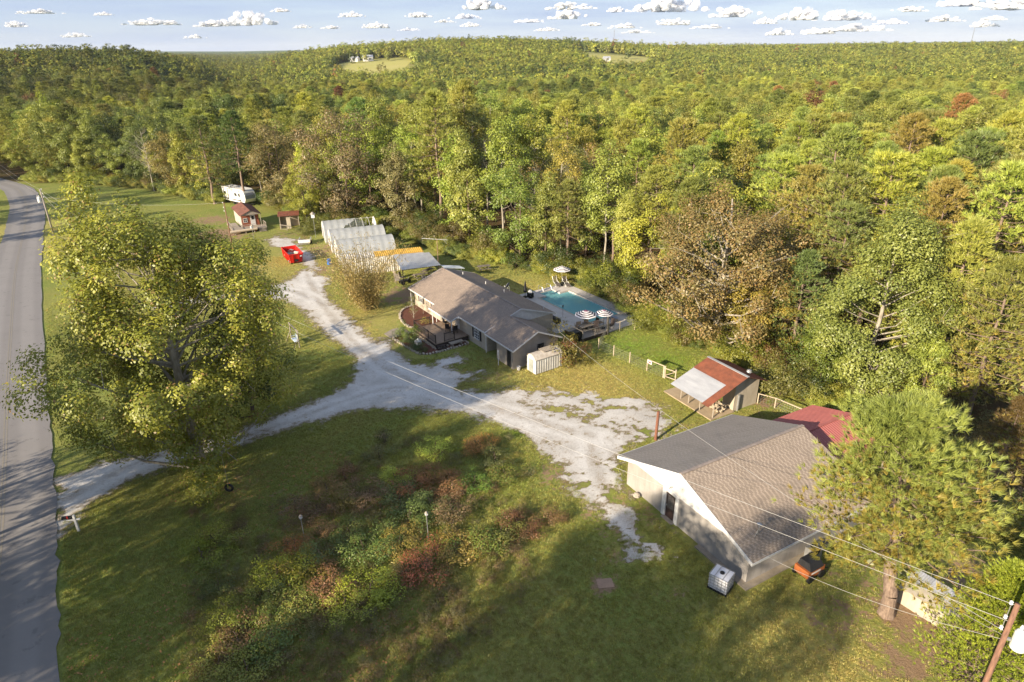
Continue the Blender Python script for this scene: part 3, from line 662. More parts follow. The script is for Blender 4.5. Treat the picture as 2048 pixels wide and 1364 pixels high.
HERO += [polar(262, -33.5), (-56, 139), (-58, 141), (-53, 137)]

# the wispy willow by the drive: many thin stems carrying sparse drooping leaves
def willow():
    r = np.random.default_rng(99); segs = []; P = []
    for i in range(95):
        az = r.random() * 6.28; L = 3.0 + 6.6 * r.random() ** .8; sp = (.10 + .46 * r.random())
        a = np.array([math.cos(az) * .5, math.sin(az) * .5, 0]); d = np.array([math.cos(az) * sp, math.sin(az) * sp, 1.0]); d /= np.linalg.norm(d)
        m1 = a + d * L * .5; e = m1 + (d + np.array([math.cos(az) * .3, math.sin(az) * .3, -.2])) * L * .42
        segs += [(a, m1, .045, .025), (m1, e, .025, .008)]
        for q in range(22):
            t = .15 + .85 * r.random(); c = a * (1 - t) + e * t if t > .5 else a + (m1 - a) * t * 2
            k = c + r.normal(size=3) * .32; segs.append((c, k + np.array([0, 0, -.1]), .010, .005)) if q < 8 else None
            for w in range(9): P.append(k + r.normal(size=3) * np.array([.18, .18, .3]))
    P = np.array(P); N = unit(r.normal(size=P.shape) + np.array([-.4, -.4, .3])); V, F = leaf_quads(P, N, .105, r, aspect=.26)
    TREES['willow'] = (raw_mesh('willow_crown', V, F, LEAF, {"tint": ('FACE', r.random(len(P))), "dry": ('FACE', (r.random(len(P)) < .25) * .5)}), wood_mesh('willow_trunk', segs, MAT("willow_twig", (.30, .24, .10), (.16, .12, .05), 4, .9, 0), 4))
willow()
put('willow', 'willow_bush', 'tall wispy straw-coloured willow between the driveway and the greenhouses', 'tree', *G(735, 618), s=1.2, color=(.38, .35, .09))

# ---- the wood behind: one object per tree for the 300 that show largest
def wood_points(r0, r1, sp, jitter=.8, seed=1, wedge=42):
    r = np.random.default_rng(seed); w = r1 * math.sin(rad(wedge + 2))
    X, Y = np.meshgrid(np.arange(-w, w, sp), np.arange(20, r1, sp)); X = X + (r.random(X.shape) - .5) * sp * jitter * 1.4; Y = Y + (r.random(Y.shape) - .5) * sp * jitter * 1.4
    X, Y = X.ravel(), Y.ravel(); R = np.hypot(X, Y); b = np.degrees(np.arctan2(X, Y))
    k = (R >= r0) & (R < r1) & (np.abs(b) < wedge)
    X, Y, R, b = X[k], Y[k], R[k], b[k]
    k = ~inpoly(YARD, X, Y) & (polydist(EDGE, X, Y, False) > 1.8) & (polydist(ROAD_C, X, Y, False) > 7.5)
    for c in CLEAR: k &= ~inpoly(c, X, Y)
    for i, (hx, hy) in enumerate(HERO): k &= np.hypot(X - hx, Y - hy) > 3.4
    return X[k], Y[k], R[k], b[k]
WX, WY, WR, WB = wood_points(20, 460, 5.6, seed=4)
dE = polydist(EDGE, WX, WY, False)
order = np.argsort(WR + .6 * dE)
N_IND = 232
def zone(b, d):
    if b < -36: return 'along the road at the far left'
    if b < -27: return 'left of the camper trailer'
    if b < -21: return 'around the camper trailer'
    if b < -14: return 'behind the greenhouses'
    if b < -7: return 'behind the metal carport'
    if b < 0: return 'behind the picnic lawn'
    if b < 8: return 'behind the pool'
    if b < 17: return 'beyond the rust-brown oak'
    if b < 27: return 'behind the red-roofed barn'
    return 'at the right border'
def pick(b, rnd, d):
    """kind, colour, words for a tree of the wood by where it stands"""
    pn = 0.62 if b > 14 else (.28 if b > 8 else .10)
    if b < -24: pn = .22
    if rnd.random() < pn: return rnd.choice([('pine', PN, 'green pine'), ('pine2', PN, 'green pine'), ('pine2', PB, 'yellow-green pine'), ('pine', PB, 'yellow-green pine')])
    if -3 < b < 10 and d < 24 and rnd.random() < .72: return rnd.choice([('wispy', GB, 'half-bare pale-trunked tree'), ('slim2', YG, 'slender yellowish pale-trunked tree'), ('bare', GB, 'bare pale-stemmed tree')])
    if b < -14 or rnd.random() < .12: return rnd.choice([('round', MG, 'mid-green rounded tree'), ('round2', DG, 'dark green rounded tree'), ('brown', GB, 'olive-brown tree'), ('cone', YG, 'yellow-green pointed tree'), ('round2', GB, 'olive-brown tree'), ('slim', LG, 'slender light green tree'), ('cone', MG, 'mid-green pointed tree'), ('round', YG, 'yellow-green rounded tree')])
    return rnd.choice([('slim', LG, 'slender light green tree'), ('slim2', LG, 'slender light green tree'), ('slim', YG, 'slender yellow-green tree'), ('round', LG, 'light green rounded tree'), ('round2', MG, 'mid-green rounded tree'), ('round', YG, 'yellow-green rounded tree'), ('cone', MG, 'mid-green pointed tree'), ('slim2', GB, 'slender olive tree'), ('cone', LG, 'light green pointed tree')])
rnd = random.Random(5); rec = []
for i in order[:N_IND]:
    b, d = float(WB[i]), float(dE[i]); k, c, w = pick(b, rnd, d)
    if d < 5 and not -3 < b < 10 and k in ('slim2', 'wispy'): k = 'round'; w = 'light green rounded tree'; c = LG
    s = rnd.uniform(.82, 1.16) * (1.08 if b < 5 else 1.0) * (.85 if d < 4.5 else 1) * (.8 if WR[i] < 75 else 1)
    row = 'on the front row of the wood' if d < 6 else ('just inside the wood' if d < 14 else 'deeper in the wood')
    rec.append([k, c, w, float(WX[i]), float(WY[i]), s, zone(b, d), row, b, 'pine_tree' if 'pine' in k else ('bare_tree' if k in ('bare',) else 'broadleaf_tree')])
keys = {}
for q in rec: keys.setdefault((q[2], q[7], q[6]), []).append(q)
ORD = ['leftmost', 'second from left', 'third from left', 'fourth from left', 'fifth from left', 'sixth from left', 'seventh from left', 'eighth from left', 'ninth from left', 'tenth from left', 'eleventh from left', 'twelfth from left', 'thirteenth from left', 'fourteenth from left', 'fifteenth from left', 'sixteenth from left', 'seventeenth from left', 'eighteenth from left']
ORD += [f'{q} from left' for q in ('nineteenth', 'twentieth', 'twenty-first', 'twenty-second', 'twenty-third', 'twenty-fourth', 'twenty-fifth', 'twenty-sixth')]
ROWW = {'on the front row of the wood': "at the wood's edge", 'just inside the wood': 'just inside the wood', 'deeper in the wood': 'deep in the wood'}
for (w, row, zn), L in keys.items():
    L.sort(key=lambda q: q[8])
    for j, q in enumerate(L):
        lab = f"{w} {ROWW[row]} {zn}"; grp = f"{w}s {ROWW[row]} {zn}" if len(L) > 1 else 'trees of the wood around the yard'
        if len(L) > 1: lab = (ORD[j] if j < len(ORD) else 'one of those to the right') + ', ' + lab
        q += [lab, grp]
for q in rec:
    cc = tuple(v * rnd.uniform(.85, 1.15) for v in q[1])
    put(q[0], q[9], q[10], 'tree', q[3], q[4], s=q[5], color=cc, group=q[11], sz=rnd.uniform(.92, 1.1))
# LOD kinds stand, and can be told apart, beside the two far clearings
FARSRC = []
_fs = [('far_round', MG, 'mid-green round'), ('far_slim', LG, 'light green slim'), ('far_lumpy', (.065, .095, .022), 'dark green'), ('far_round', YG, 'yellow-green'), ('far_lumpy', GB, 'olive-brown'), ('far_slim', (.1, .13, .025), 'green pointed'),
       ('far_round', (.15, .165, .03), 'pale yellow-green'), ('far_lumpy', (.09, .12, .025), 'green spreading')]
for i, (k, c, w) in enumerate(_fs):
    rr, bb = [(905, -9.6), (915, -11.4), (900, -12.4), (780, -13.6), (760, -10.2), (1000, 6.2), (1040, 8.0), (960, 9.6)][i]
    o = put(k, 'far_tree', f'{w} far-off tree standing beside the {"left" if i < 5 else "right"} hay field on the hill', 'tree', *polar(rr, bb), s=.9, color=c, group='lone trees by the far fields')
    FARSRC.append(crown_of(o))
NEARSRC = {}
for o in bpy.data.objects:
    if o.name.startswith('crown') and o.parent and o.data.name.split('_crown')[0] in ('round', 'round2', 'slim', 'slim2', 'cone', 'brown', 'pine', 'pine2'):
        NEARSRC.setdefault(o.data.name.split('_crown')[0], []).append(o)
NS = []
for k, L in NEARSRC.items(): NS += L[:5] if k.startswith('pine') else L[:4]

def scatter(name, X, Y, Z, idx, scl, sources, color=None, tilt=None):
    """one object: an instance of a crown on each point"""
    n = len(X); me = bpy.data.meshes.new(name); me.vertices.add(n)
    me.vertices.foreach_set("co", np.stack([X, Y, Z], 1).astype(np.float32).ravel())
    a = me.attributes.new("pick", 'INT', 'POINT'); a.data.foreach_set("value", np.asarray(idx, np.int32))
    c = me.attributes.new("icol", 'FLOAT_COLOR', 'POINT'); cc = np.ones((n, 4), np.float32); cc[:, :3] = color; c.data.foreach_set("color", cc.ravel())
    a = me.attributes.new("iflag", 'FLOAT', 'POINT'); a.data.foreach_set("value", np.ones(n, np.float32))
    a = me.attributes.new("turn", 'FLOAT', 'POINT'); a.data.foreach_set("value", (RNG.random(n) * 6.283).astype(np.float32))
    a = me.attributes.new("size", 'FLOAT', 'POINT'); a.data.foreach_set("value", np.asarray(scl, np.float32))
    o = link(name, me, kind='stuff')
    g = bpy.data.node_groups.new(name, 'GeometryNodeTree'); g.interface.new_socket("Geometry", in_out='INPUT', socket_type='NodeSocketGeometry'); g.interface.new_socket("Geometry", in_out='OUTPUT', socket_type='NodeSocketGeometry')
    N, L = g.nodes, g.links; gi, go = N.new("NodeGroupInput"), N.new("NodeGroupOutput")
    ip = N.new("GeometryNodeInstanceOnPoints"); jn = N.new("GeometryNodeJoinGeometry"); ip.inputs["Pick Instance"].default_value = True
    for s in sources:
        oi = N.new("GeometryNodeObjectInfo"); oi.inputs["Object"].default_value = s; oi.inputs["As Instance"].default_value = True; oi.transform_space = 'ORIGINAL'; L.new(oi.outputs["Geometry"], jn.inputs[0])
    L.new(jn.outputs[0], ip.inputs["Instance"]); L.new(gi.outputs[0], ip.inputs["Points"])
    def na(t, nm):
        q = N.new("GeometryNodeInputNamedAttribute"); q.data_type = t; q.inputs["Name"].default_value = nm; return q.outputs["Attribute"]
    L.new(na('INT', "pick"), ip.inputs["Instance Index"]); L.new(na('FLOAT', "size"), ip.inputs["Scale"])
    cx = N.new("ShaderNodeCombineXYZ"); L.new(na('FLOAT', "turn"), cx.inputs[2]); L.new(cx.outputs[0], ip.inputs["Rotation"])
    L.new(ip.outputs[0], go.inputs[0])
    md = o.modifiers.new("scatter", 'NODES'); md.node_group = g
    return o
def wood_colours(x, y, seed=77):
    """colour of each far crown: stands of light and dark kinds, pines to the right"""
    r = np.random.default_rng(seed); n = len(x); b = np.degrees(np.arctan2(x, y)); R = np.hypot(x, y)
    pal = np.array([DG, MG, MG, LG, LG, YG, LG, GB, MG, LG]); q = fbm(x / 90, y / 90, 31, 3) * 2.2 - .6 + r.normal(size=n) * .22
    c = pal[np.clip((q * 10).astype(int), 0, 9)]; pn = (r.random(n) < np.where(b > 10, .75, .2)); c = np.where(pn[:, None], np.where((r.random(n) < .5)[:, None], PN, PB), c)
    c = np.where((r.random(n) < .008)[:, None], OR, c)
    hill_shade = np.clip(sstep(-14, -24, b) * sstep(220, 420, R), 0, 1)[:, None]; c = c * (1 - .4 * hill_shade)  # far left hill: shade put into the crown colours
    return c * r.uniform(.7, 1.25, (n, 1))
rest = order[N_IND:]
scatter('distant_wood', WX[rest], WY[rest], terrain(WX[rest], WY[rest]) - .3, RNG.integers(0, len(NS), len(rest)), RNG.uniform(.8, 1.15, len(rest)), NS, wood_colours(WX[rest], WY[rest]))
fx, fy, fr, fb = wood_points(460, 1150, 7.6, seed=8)
gx, gy, gr_, gb = wood_points(1150, 3600, 14, seed=9)
fx, fy, fr = np.hstack([fx, gx]), np.hstack([fy, gy]), np.hstack([fr, gr_])
fs = np.where(fr < 1150, RNG.uniform(.75, 1.1, len(fx)), RNG.uniform(1.0, 1.35, len(fx)))
pk = (np.clip(fbm(fx / 120, fy / 120, 31, 3) * 1.9 - .4, 0, .99) * 8 + RNG.normal(size=len(fx)) * 1.6).astype(int) % 8
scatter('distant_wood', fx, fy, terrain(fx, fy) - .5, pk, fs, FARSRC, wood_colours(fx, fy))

# ---- thickets along the edge of the wood
rnd = random.Random(12); E2 = [p for p in EDGE]; k = 0
def along(P, step):
    out, acc = [], 0
    for i in range(len(P) - 1):
        a, b = P[i], P[i + 1]; L = math.hypot(b[0] - a[0], b[1] - a[1]); t = -acc
        while t + step < L: t += step; out.append((a[0] + (b[0] - a[0]) * t / L, a[1] + (b[1] - a[1]) * t / L))
        acc = L - t
    return out
cols = [((.14, .17, .015), 'yellow-green'), ((.09, .14, .018), 'fresh green'), ((.06, .10, .015), 'dark green'), ((.15, .13, .03), 'olive'), ((.17, .2, .02), 'bright lime')]
TH = {}
for p in along(EDGE, 3.1):
    b = math.degrees(math.atan2(p[0], p[1]))
    if b > 34 or b < -40 or math.hypot(p[0] - ROAD_C[120][0], p[1] - ROAD_C[120][1]) < 9 or min(math.hypot(p[0] - q[0], p[1] - q[1]) for q in ROAD_C) < 7: continue
    for row in range(2 if b > -18 else 1):
        c, w = rnd.choice(cols); x = p[0] + rnd.uniform(-1.5, 1.5); y = p[1] + rnd.uniform(0, 2.4) + row * 3.0
        if -63 < x < -50 and 128 < y < 145: continue
        kk = rnd.choice(['thicket', 'thicket', 'bush0', 'bush1'])
        tk_ = (w, kk == 'thicket', row, zone(b, 0)); TH[tk_] = TH.get(tk_, 0) + 1; nth = TH[tk_]
        put(kk, 'bush', ['', 'first, ', 'second, ', 'third, ', 'fourth, ', 'fifth, ', 'sixth, ', 'seventh, ', 'eighth, '][min(nth, 8)] + f'{w} {"thicket" if kk == "thicket" else "bush"} {"at the wood foot" if row == 0 else "between the front trees"} {zone(b, 0)}', 'bush', x, y, s=rnd.uniform(.65, 1.15), color=c, group=f'{w} {"thickets" if kk == "thicket" else "bushes"} along the wood {zone(b, 0)} row {"front" if row == 0 else "back"}')
for px, py, s, c, w in [(1560, 790, .9, (.15, .15, .03), 'olive thicket against the back of the barn'), (1610, 740, 1.0, (.08, .14, .02), 'vine-covered green thicket behind the barn'), (1680, 760, 1.1, (.09, .15, .02), 'green thicket between the barn and the red roof'),
        (1545, 745, .8, (.17, .12, .03), 'brown bramble right behind the rusty barn roof'), (1760, 800, 1.0, (.12, .12, .03), 'olive bramble above the red metal roof'), (1290, 660, .6, (.14, .18, .02), 'lime weeds at the foot of the oak'), (1360, 690, .6, (.16, .2, .02), 'bright weeds left of the oak trunk'),
        (1470, 700, .6, (.12, .19, .02), 'bright weeds right of the oak trunk'), (1900, 880, .9, (.13, .12, .04), 'dry olive brush behind the large foreground pine'), (1960, 1000, .9, (.14, .11, .05), 'dry brush right of the large foreground pine'), (2020, 1060, .8, (.12, .14, .03), 'green brush at the right border'),
        (655, 438, .7, (.15, .17, .02), 'yellow-green bush by the bird house pole'), (640, 462, .75, (.13, .16, .02), 'round bush right of the rusty-roofed shed'), (605, 470, .5, (.14, .17, .03), 'low bush in front of the rusty-roofed shed')]:
    put('thicket', 'bush', w, 'bush', *G(px, py), s=s, color=c)

# ---- the neglected blueberry patch in the front lawn
patch = [(960, 900, 0, OR), (870, 905, 1, MG), (990, 925, 0, (.07, .09, .03)), (1010, 958, 2, (.075, .12, .02)), (950, 975, 1, (.07, .12, .02)), (905, 985, 0, (.16, .10, .045)), (870, 960, 2, (.15, .10, .03)), (830, 975, 1, (.16, .09, .03)), (790, 965, 0, MG),
         (800, 1010, 2, (.06, .09, .03)), (760, 920, 3, (.08, .10, .04)), (740, 1000, 1, (.14, .10, .06)), (700, 1005, 0, (.12, .12, .03)), (690, 960, 3, (.13, .08, .03)), (655, 985, 2, (.14, .10, .04)), (635, 1030, 1, (.09, .06, .03)), (860, 1015, 0, (.09, .12, .04)), (905, 1030, 1, (.12, .09, .05)),
         (770, 1105, 0, (.07, .11, .03)), (800, 1095, 2, (.17, .16, .03)), (730, 1110, 1, (.08, .12, .03)), (745, 1190, 0, (.16, .19, .02)), (855, 1145, 3, (.20, .09, .04)), (915, 1110, 2, (.16, .13, .03)), (1000, 1080, 1, (.10, .12, .03)), (960, 1095, 3, (.08, .12, .02)), (1035, 1060, 0, (.11, .06, .03)),
         (590, 1100, 3, (.22, .12, .03)), (640, 1070, 3, (.18, .12, .05)), (405, 1120, 0, (.12, .17, .02)), (440, 1180, 1, (.06, .08, .02)), (430, 1090, 3, (.13, .15, .02)), (610, 1150, 2, (.18, .18, .02)), (560, 1160, 1, (.16, .19, .02)), (670, 1180, 3, (.16, .10, .05)), (690, 1220, 2, (.17, .2, .03)),
         (540, 1200, 0, (.07, .10, .03)), (500, 1240, 1, (.09, .12, .02)), (450, 1250, 0, (.14, .16, .02)), (560, 1240, 2, (.10, .13, .03)), (480, 1290, 1, (.10, .07, .03)), (545, 1290, 0, (.06, .09, .02)), (440, 1340, 2, (.15, .18, .04)), (500, 1350, 1, (.12, .15, .03)), (610, 1210, 3, (.12, .15, .03)), (1100, 1040, 3, (.13, .10, .04)), (640, 1120, 0, (.07, .10, .03)), (700, 1075, 2, (.09, .12, .03)), (820, 1050, 0, (.08, .11, .03))]
CW = [('dark green', (.065, .1, .025)), ('yellow-green', (.15, .18, .02)), ('rust-brown', (.15, .08, .03)), ('olive', (.12, .13, .03)), ('red-orange', (.21, .09, .03))]
def cname(c): return min(CW, key=lambda q: sum((q[1][i] - c[i]) ** 2 for i in range(3)))[0]
patch.sort(key=lambda q: (q[1] // 60, q[0])); seen = {}
for j, (px, py, k, c) in enumerate(patch):
    where = ('at the back' if py < 1000 else 'in the middle' if py < 1130 else 'at the near side') + ' of the lawn patch'
    side = 'left' if px < 600 else 'centre' if px < 800 else 'right'
    key = f'{cname(c)} bush {where}, {side}'; seen[key] = seen.get(key, 0) + 1
    lab = key + ('' if seen[key] == 1 else ', ' + ['', '', 'second from left', 'third from left', 'fourth from left', 'fifth from left'][min(seen[key], 5)])
    put('bush%d' % k, 'blueberry_bush', lab, 'bush', *G(px, py), s=rnd.uniform(.75, 1.1), color=tuple(v * 1.5 * q for v, q in zip(c, (1.18, 1.15, .85))), group='bushes in the front lawn patch', sz=.6)
WS = [TREES['weeds%d' % i][0] for i in range(3)]
src = []
for i, (px, py, c, lab) in enumerate([(770, 885, (.10, .10, .04), 'thin twiggy weed clump behind the bush patch'), (905, 1060, (.13, .13, .04), 'pale weed clump by the right bird house pole'), (590, 1020, (.12, .11, .05), 'straw-coloured weed clump left in the bush patch')]):
    o = put('weeds%d' % i, 'weed_clump', lab, 'plant', *G(px, py), s=1.0, color=c); src.append(crown_of(o))
n = 800; wx, wy = [], []
while len(wx) < n:
    px, py = RNG.uniform(380, 1060), RNG.uniform(880, 1364)
    if abs((px - 1060) + (py - 880) * 1.05) > 330 + 0 * py: 
        if not (px < 760 and py > 1000 and px + 1.1 * (py - 1000) < 1000): continue
    g = G(px, py); wx.append(g[0]); wy.append(g[1])
scatter('patch_weeds', np.array(wx), np.array(wy), np.zeros(n), RNG.integers(0, 3, n), RNG.uniform(.25, .6, n), src, np.array([(.2, .15, .06), GB, MG, (.2, .19, .07)])[RNG.integers(0, 4, n)] * .85)
ex, ey = [], []
for p in along(EDGE, .8):
    for _ in range(2): ex.append(p[0] + rnd.uniform(-1, 1.5)); ey.append(p[1] + rnd.uniform(-1.4, 2.2))
ex, ey = np.array(ex), np.array(ey); kk = (np.degrees(np.arctan2(ex, ey)) > -38) & (polydist(ROAD_C, ex, ey, False) > 5); ex, ey = ex[kk], ey[kk]
bs = [o for o in bpy.data.objects if o.name.startswith('crown') and o.parent and o.parent.name.startswith('bush')][:8]
scatter('edge_undergrowth', ex, ey, terrain(ex, ey), RNG.integers(0, len(bs), len(ex)), RNG.uniform(.2, .62, len(ex)), bs, np.array([YG, LG, MG, DG, LG])[RNG.integers(0, 5, len(ex))])

# ---- fallen leaves on the front lawn
def fallen():
    n = 2600; X, Y = RNG.uniform(-26, 2, n * 3), RNG.uniform(22, 48, n * 3); k = (polydist(ROAD_R, X, Y, False) > .4) & (vnoise(X * .3, Y * .3, 4) + RNG.random(len(X)) * .5 > .8); k &= np.hypot(X + 21, Y - 30) < 16
    X, Y = X[k][:n], Y[k][:n]; P = np.stack([X, Y, np.full(len(X), .035)], 1); N = unit(RNG.normal(size=P.shape) * .25 + np.array([0, 0, 1]))
    V, F = leaf_quads(P, N, .075, RNG, .8); link('fallen_leaves', raw_mesh('fallen_leaves', V, F, MAT("dead_leaf", (.42, .22, .09), (.24, .12, .05), 2, .9, 0)), kind='stuff')
fallen()

# ---- trees across the road, behind the camera: they throw the long shadows over the front lawn
SH = []; rs = random.Random(17); kk = ['slim', 'slim2', 'cone', 'slim', 'pine', 'slim']
for j, q in enumerate(np.arange(-50, -22, 4.1)):                # a loose row across the road: gaps between the crowns let the sun through
    if -33.5 < q < -29.0: continue
    x = -39.5 + rs.uniform(-2, 2); SH.append((kk[j % 6], x, (x * .713 - q) / .70, rs.uniform(1.1, 1.32)))
for j, q in enumerate(np.arange(-56, -18, 7.3)):
    if -34 < q < -28: continue
    x = -50 + rs.uniform(-3, 3); SH.append((['round2', 'slim', 'brown'][j % 3], x, (x * .713 - q) / .70, rs.uniform(1.2, 1.4)))
SH += [('round2', -107, 118, 1.1), ('round', -113, 129, 1.15), ('round2', -121, 142, 1.1), ('cone', -100, 103, 1.1), ('slim', -23.5, 3, 1.15), ('round2', -17.5, 0, 1.35), ('round2', -19.5, 2, 1.1), ('slim', -22, -2, 1.15), ('round', -9.5, 4.5, .85), ('cone', -30, -14, 1.25), ('round', -20, -22, 1.2)]
for j, (k, x, y, s) in enumerate(SH):
    put(k, 'roadside_tree', 'tall tree across the road, outside the picture, shading the front lawn', 'tree', x, y, s=s, color=MG, group='trees across the road outside the picture')

# ---- lawn tufts
def tuft():
    r = np.random.default_rng(3); V = []
    for i in range(14):
        a, q, L = r.random() * 6.28, r.random() ** .5 * .16, r.uniform(.05, .11); x, y = math.cos(a) * q, math.sin(a) * q; t = r.random() * 6.28; w = .016
        V += [(x - math.cos(t) * w, y - math.sin(t) * w, 0), (x + math.cos(t) * w, y + math.sin(t) * w, 0), (x + r.normal() * .04, y + r.normal() * .04, L)]
    F = np.arange(len(V)).reshape(-1, 3); F[1:, 0] = 0 * F[1:, 0] + F[1:, 0]; return raw_mesh("grass_tuft", V, F, LEAF, {"tint": ('FACE', r.random(len(F))), "dry": ('FACE', (r.random(len(F)) < .2) * .5)})
tm = tuft(); TS = [link("grass_tuft", tm, None, (*G(q, 1120), 0), kind='stuff') for q in (1190,)]
X1, Y1 = turf_points(150000, -34, 34, 20, 62, 1); X2, Y2 = turf_points(70000, -60, 40, 62, 100, 2); X1, Y1 = np.hstack([X1, X2]), np.hstack([Y1, Y2])
sunf = f_sunny(X1, Y1)[:, None]; lf = f_lush(X1, Y1)[:, None]; nn_ = fbm(X1 * .4, Y1 * .4, 55, 3)[:, None]
gc = (np.array([.22, .295, .045]) * (1 - nn_) + np.array([.37, .36, .09]) * nn_) * (1 - sunf) + np.array([.52, .46, .13]) * sunf; gc = gc * (1 - lf) + np.array([.19, .32, .035]) * lf
scatter('lawn_grass', X1, Y1, np.zeros(len(X1)), np.zeros(len(X1)), RNG.uniform(.5, 1.2, len(X1)), TS, gc * RNG.uniform(.75, 1.25, (len(X1), 1)))
# ================================================================ BUILDINGS
def frame(name, label, cat, o, h, group=None): return thing(name, label, cat, (o[0], o[1], 0), HZ(h), group)
SHG = MAT("weathered_shingle", (.30, .245, .205), (.20, .165, .145), 3, .92, .4, stretch=(1, 1, 1), bscale=30)
def shingle_roof_mat(name, c1, c2, axis_v=True):
    m, n, l, p = nt(name)
    P = n.new("ShaderNodeTexCoord").outputs["Object"]
    mp = n.new("ShaderNodeMapping"); mp.inputs["Scale"].default_value = (1, 1, 0); l.new(P, mp.inputs["Vector"])
    bk = n.new("ShaderNodeTexBrick"); bk.inputs["Scale"].default_value = 1; bk.inputs["Brick Width"].default_value = .32; bk.inputs["Row Height"].default_value = .17; bk.inputs["Mortar Size"].default_value = .012
    bk.inputs["Color1"].default_value = (*c1, 1); bk.inputs["Color2"].default_value = (*c2, 1); bk.inputs["Mortar"].default_value = (*[v * .5 for v in c2], 1)
    l.new(mp.outputs[0], bk.inputs["Vector"])
    st = noise_(n, l, P, .6, 5, .7)
    c = mixc(n, l, math_(n, l, 'MULTIPLY', ramp_(n, l, st, .4, .7), .45), bk.outputs["Color"], tuple(v * .55 for v in c2))
    c = mixc(n, l, math_(n, l, 'MULTIPLY', noise_(n, l, P, 28, 2, .8), .35), c, (.5, .43, .37))
    l.new(c, p.inputs["Base Color"]); p.inputs["Roughness"].default_value = .93; p.inputs["Specular IOR Level"].default_value = .2
    b = n.new("ShaderNodeBump"); b.inputs["Strength"].default_value = .5; b.inputs["Distance"].default_value = .03; l.new(bk.outputs["Fac"], b.inputs["Height"]); b.invert = True; l.new(b.outputs[0], p.inputs["Normal"])
    return m
SH_HOUSE = shingle_roof_mat("house_shingles", (.25, .187, .14), (.19, .14, .105))
WHITE = MAT("white_trim", (.62, .61, .595), (.5, .49, .475), 5, .6, .05)
WHT2 = MAT("weathered_white_metal", (.66, .65, .61), (.44, .41, .36), 2.5, .6, .1, stretch=(1, 1, .35))
STUCCO = MAT("warm_stucco", (.44, .38, .30), (.34, .29, .23), 2, .9, .2)
SIDING = MAT("tan_siding", (.33, .285, .235), (.27, .23, .19), 1.5, .8, .1)
GREYW = MAT("grey_block_wall", (.34, .315, .29), (.24, .22, .20), 1.1, .9, .25, stretch=(1, 1, .3))
BLACK = MAT("black_paint", (.02, .02, .022), (.012, .012, .013), 6, .5, .05)
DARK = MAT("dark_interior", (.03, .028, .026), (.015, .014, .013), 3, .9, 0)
GLASS = MAT("window_glass", (.05, .06, .07), (.03, .035, .04), 1, .08, 0, spec=.9)
WOODG = MAT("grey_weathered_wood", (.36, .31, .25), (.22, .185, .15), 5, .9, .3, stretch=(6, 1, 1))
WOODB = MAT("brown_deck_boards", (.26, .19, .13), (.17, .12, .085), 4, .85, .3, stretch=(1, 7, 1))
WOODD = MAT("dark_stained_wood", (.055, .038, .03), (.03, .022, .018), 6, .7, .2)
WOODL = MAT("pale_wood", (.50, .42, .31), (.34, .27, .19), 5, .85, .2, stretch=(5, 1, 1))
MULCH = MAT("red_mulch", (.16, .06, .035), (.07, .028, .018), 12, .95, .9)
CONC = MAT("old_concrete", (.30, .255, .20), (.20, .17, .13), 2, .9, .3)
POOLD = MAT("pool_deck_concrete", (.50, .455, .41), (.42, .38, .34), 1.2, .85, .15)
STONE = MAT("edging_stone", (.48, .42, .34), (.3, .25, .2), 6, .9, .4)
RUST = MAT("rusty_metal", (.26, .085, .045), (.13, .05, .03), 1.8, .75, .3, metal=.1, detail=7)
GALV = MAT("galvanised_sheet", (.50, .50, .50), (.36, .36, .37), 1.5, .45, .1, metal=.35, stretch=(1, .3, 1))
REDM = MAT("red_metal_roofing", (.34, .11, .095), (.28, .09, .08), 1, .55, .05)
YELM = MAT("yellow_painted_metal", (.62, .38, .06), (.48, .27, .05), 2, .6, .1)
TIN = MAT("light_corrugated_tin", (.62, .60, .55), (.42, .38, .33), 1.5, .6, .1, stretch=(1, 1, .4))
METAL = MAT("dull_steel", (.42, .42, .42), (.3, .3, .3), 5, .4, .05, metal=.6)

def win(parent, ax, a0, a1, z0, z1, c, side, frame_mat=WHITE, pane_mat=GLASS, mull=1, bars=1, shutter=None, name="window"):
    """window on a wall; ax 'u' lies in a plane of constant v=c, ax 'v' in a plane of constant u=c; side = outward sign"""
    def bb(p0, p1, z0, z1, d0, d1):
        return ((p0, c + side * d0, z0), (p1, c + side * d1, z1)) if ax == 'u' else ((c + side * d0, p0, z0), (c + side * d1, p1, z1))
    t = .07; fr = [bb(a0, a1, z1 - t, z1, .002, .06), bb(a0, a1, z0, z0 + t, .002, .09), bb(a0, a0 + t, z0 + t, z1 - t, .002, .06), bb(a1 - t, a1, z0 + t, z1 - t, .002, .06)]
    for i in range(1, mull + 1):
        x = a0 + (a1 - a0) * i / (mull + 1); fr.append(bb(x - .02, x + .02, z0 + t, z1 - t, .022, .05))
    for i in range(1, bars + 1):
        z = z0 + (z1 - z0) * i / (bars + 1); fr.append(bb(a0 + t, a1 - t, z - .022, z + .022, .02, .052))
    w = B(name, frame_mat, parent, *fr)
    B("pane", pane_mat, w, bb(a0 + t, a1 - t, z0 + t, z1 - t, .001, .018))
    if shutter:
        for s0, s1 in ((a0 - .38, a0 - .03), (a1 + .03, a1 + .38)): B("shutter", shutter, w, bb(s0, s1, z0, z1, .002, .04))
    return w
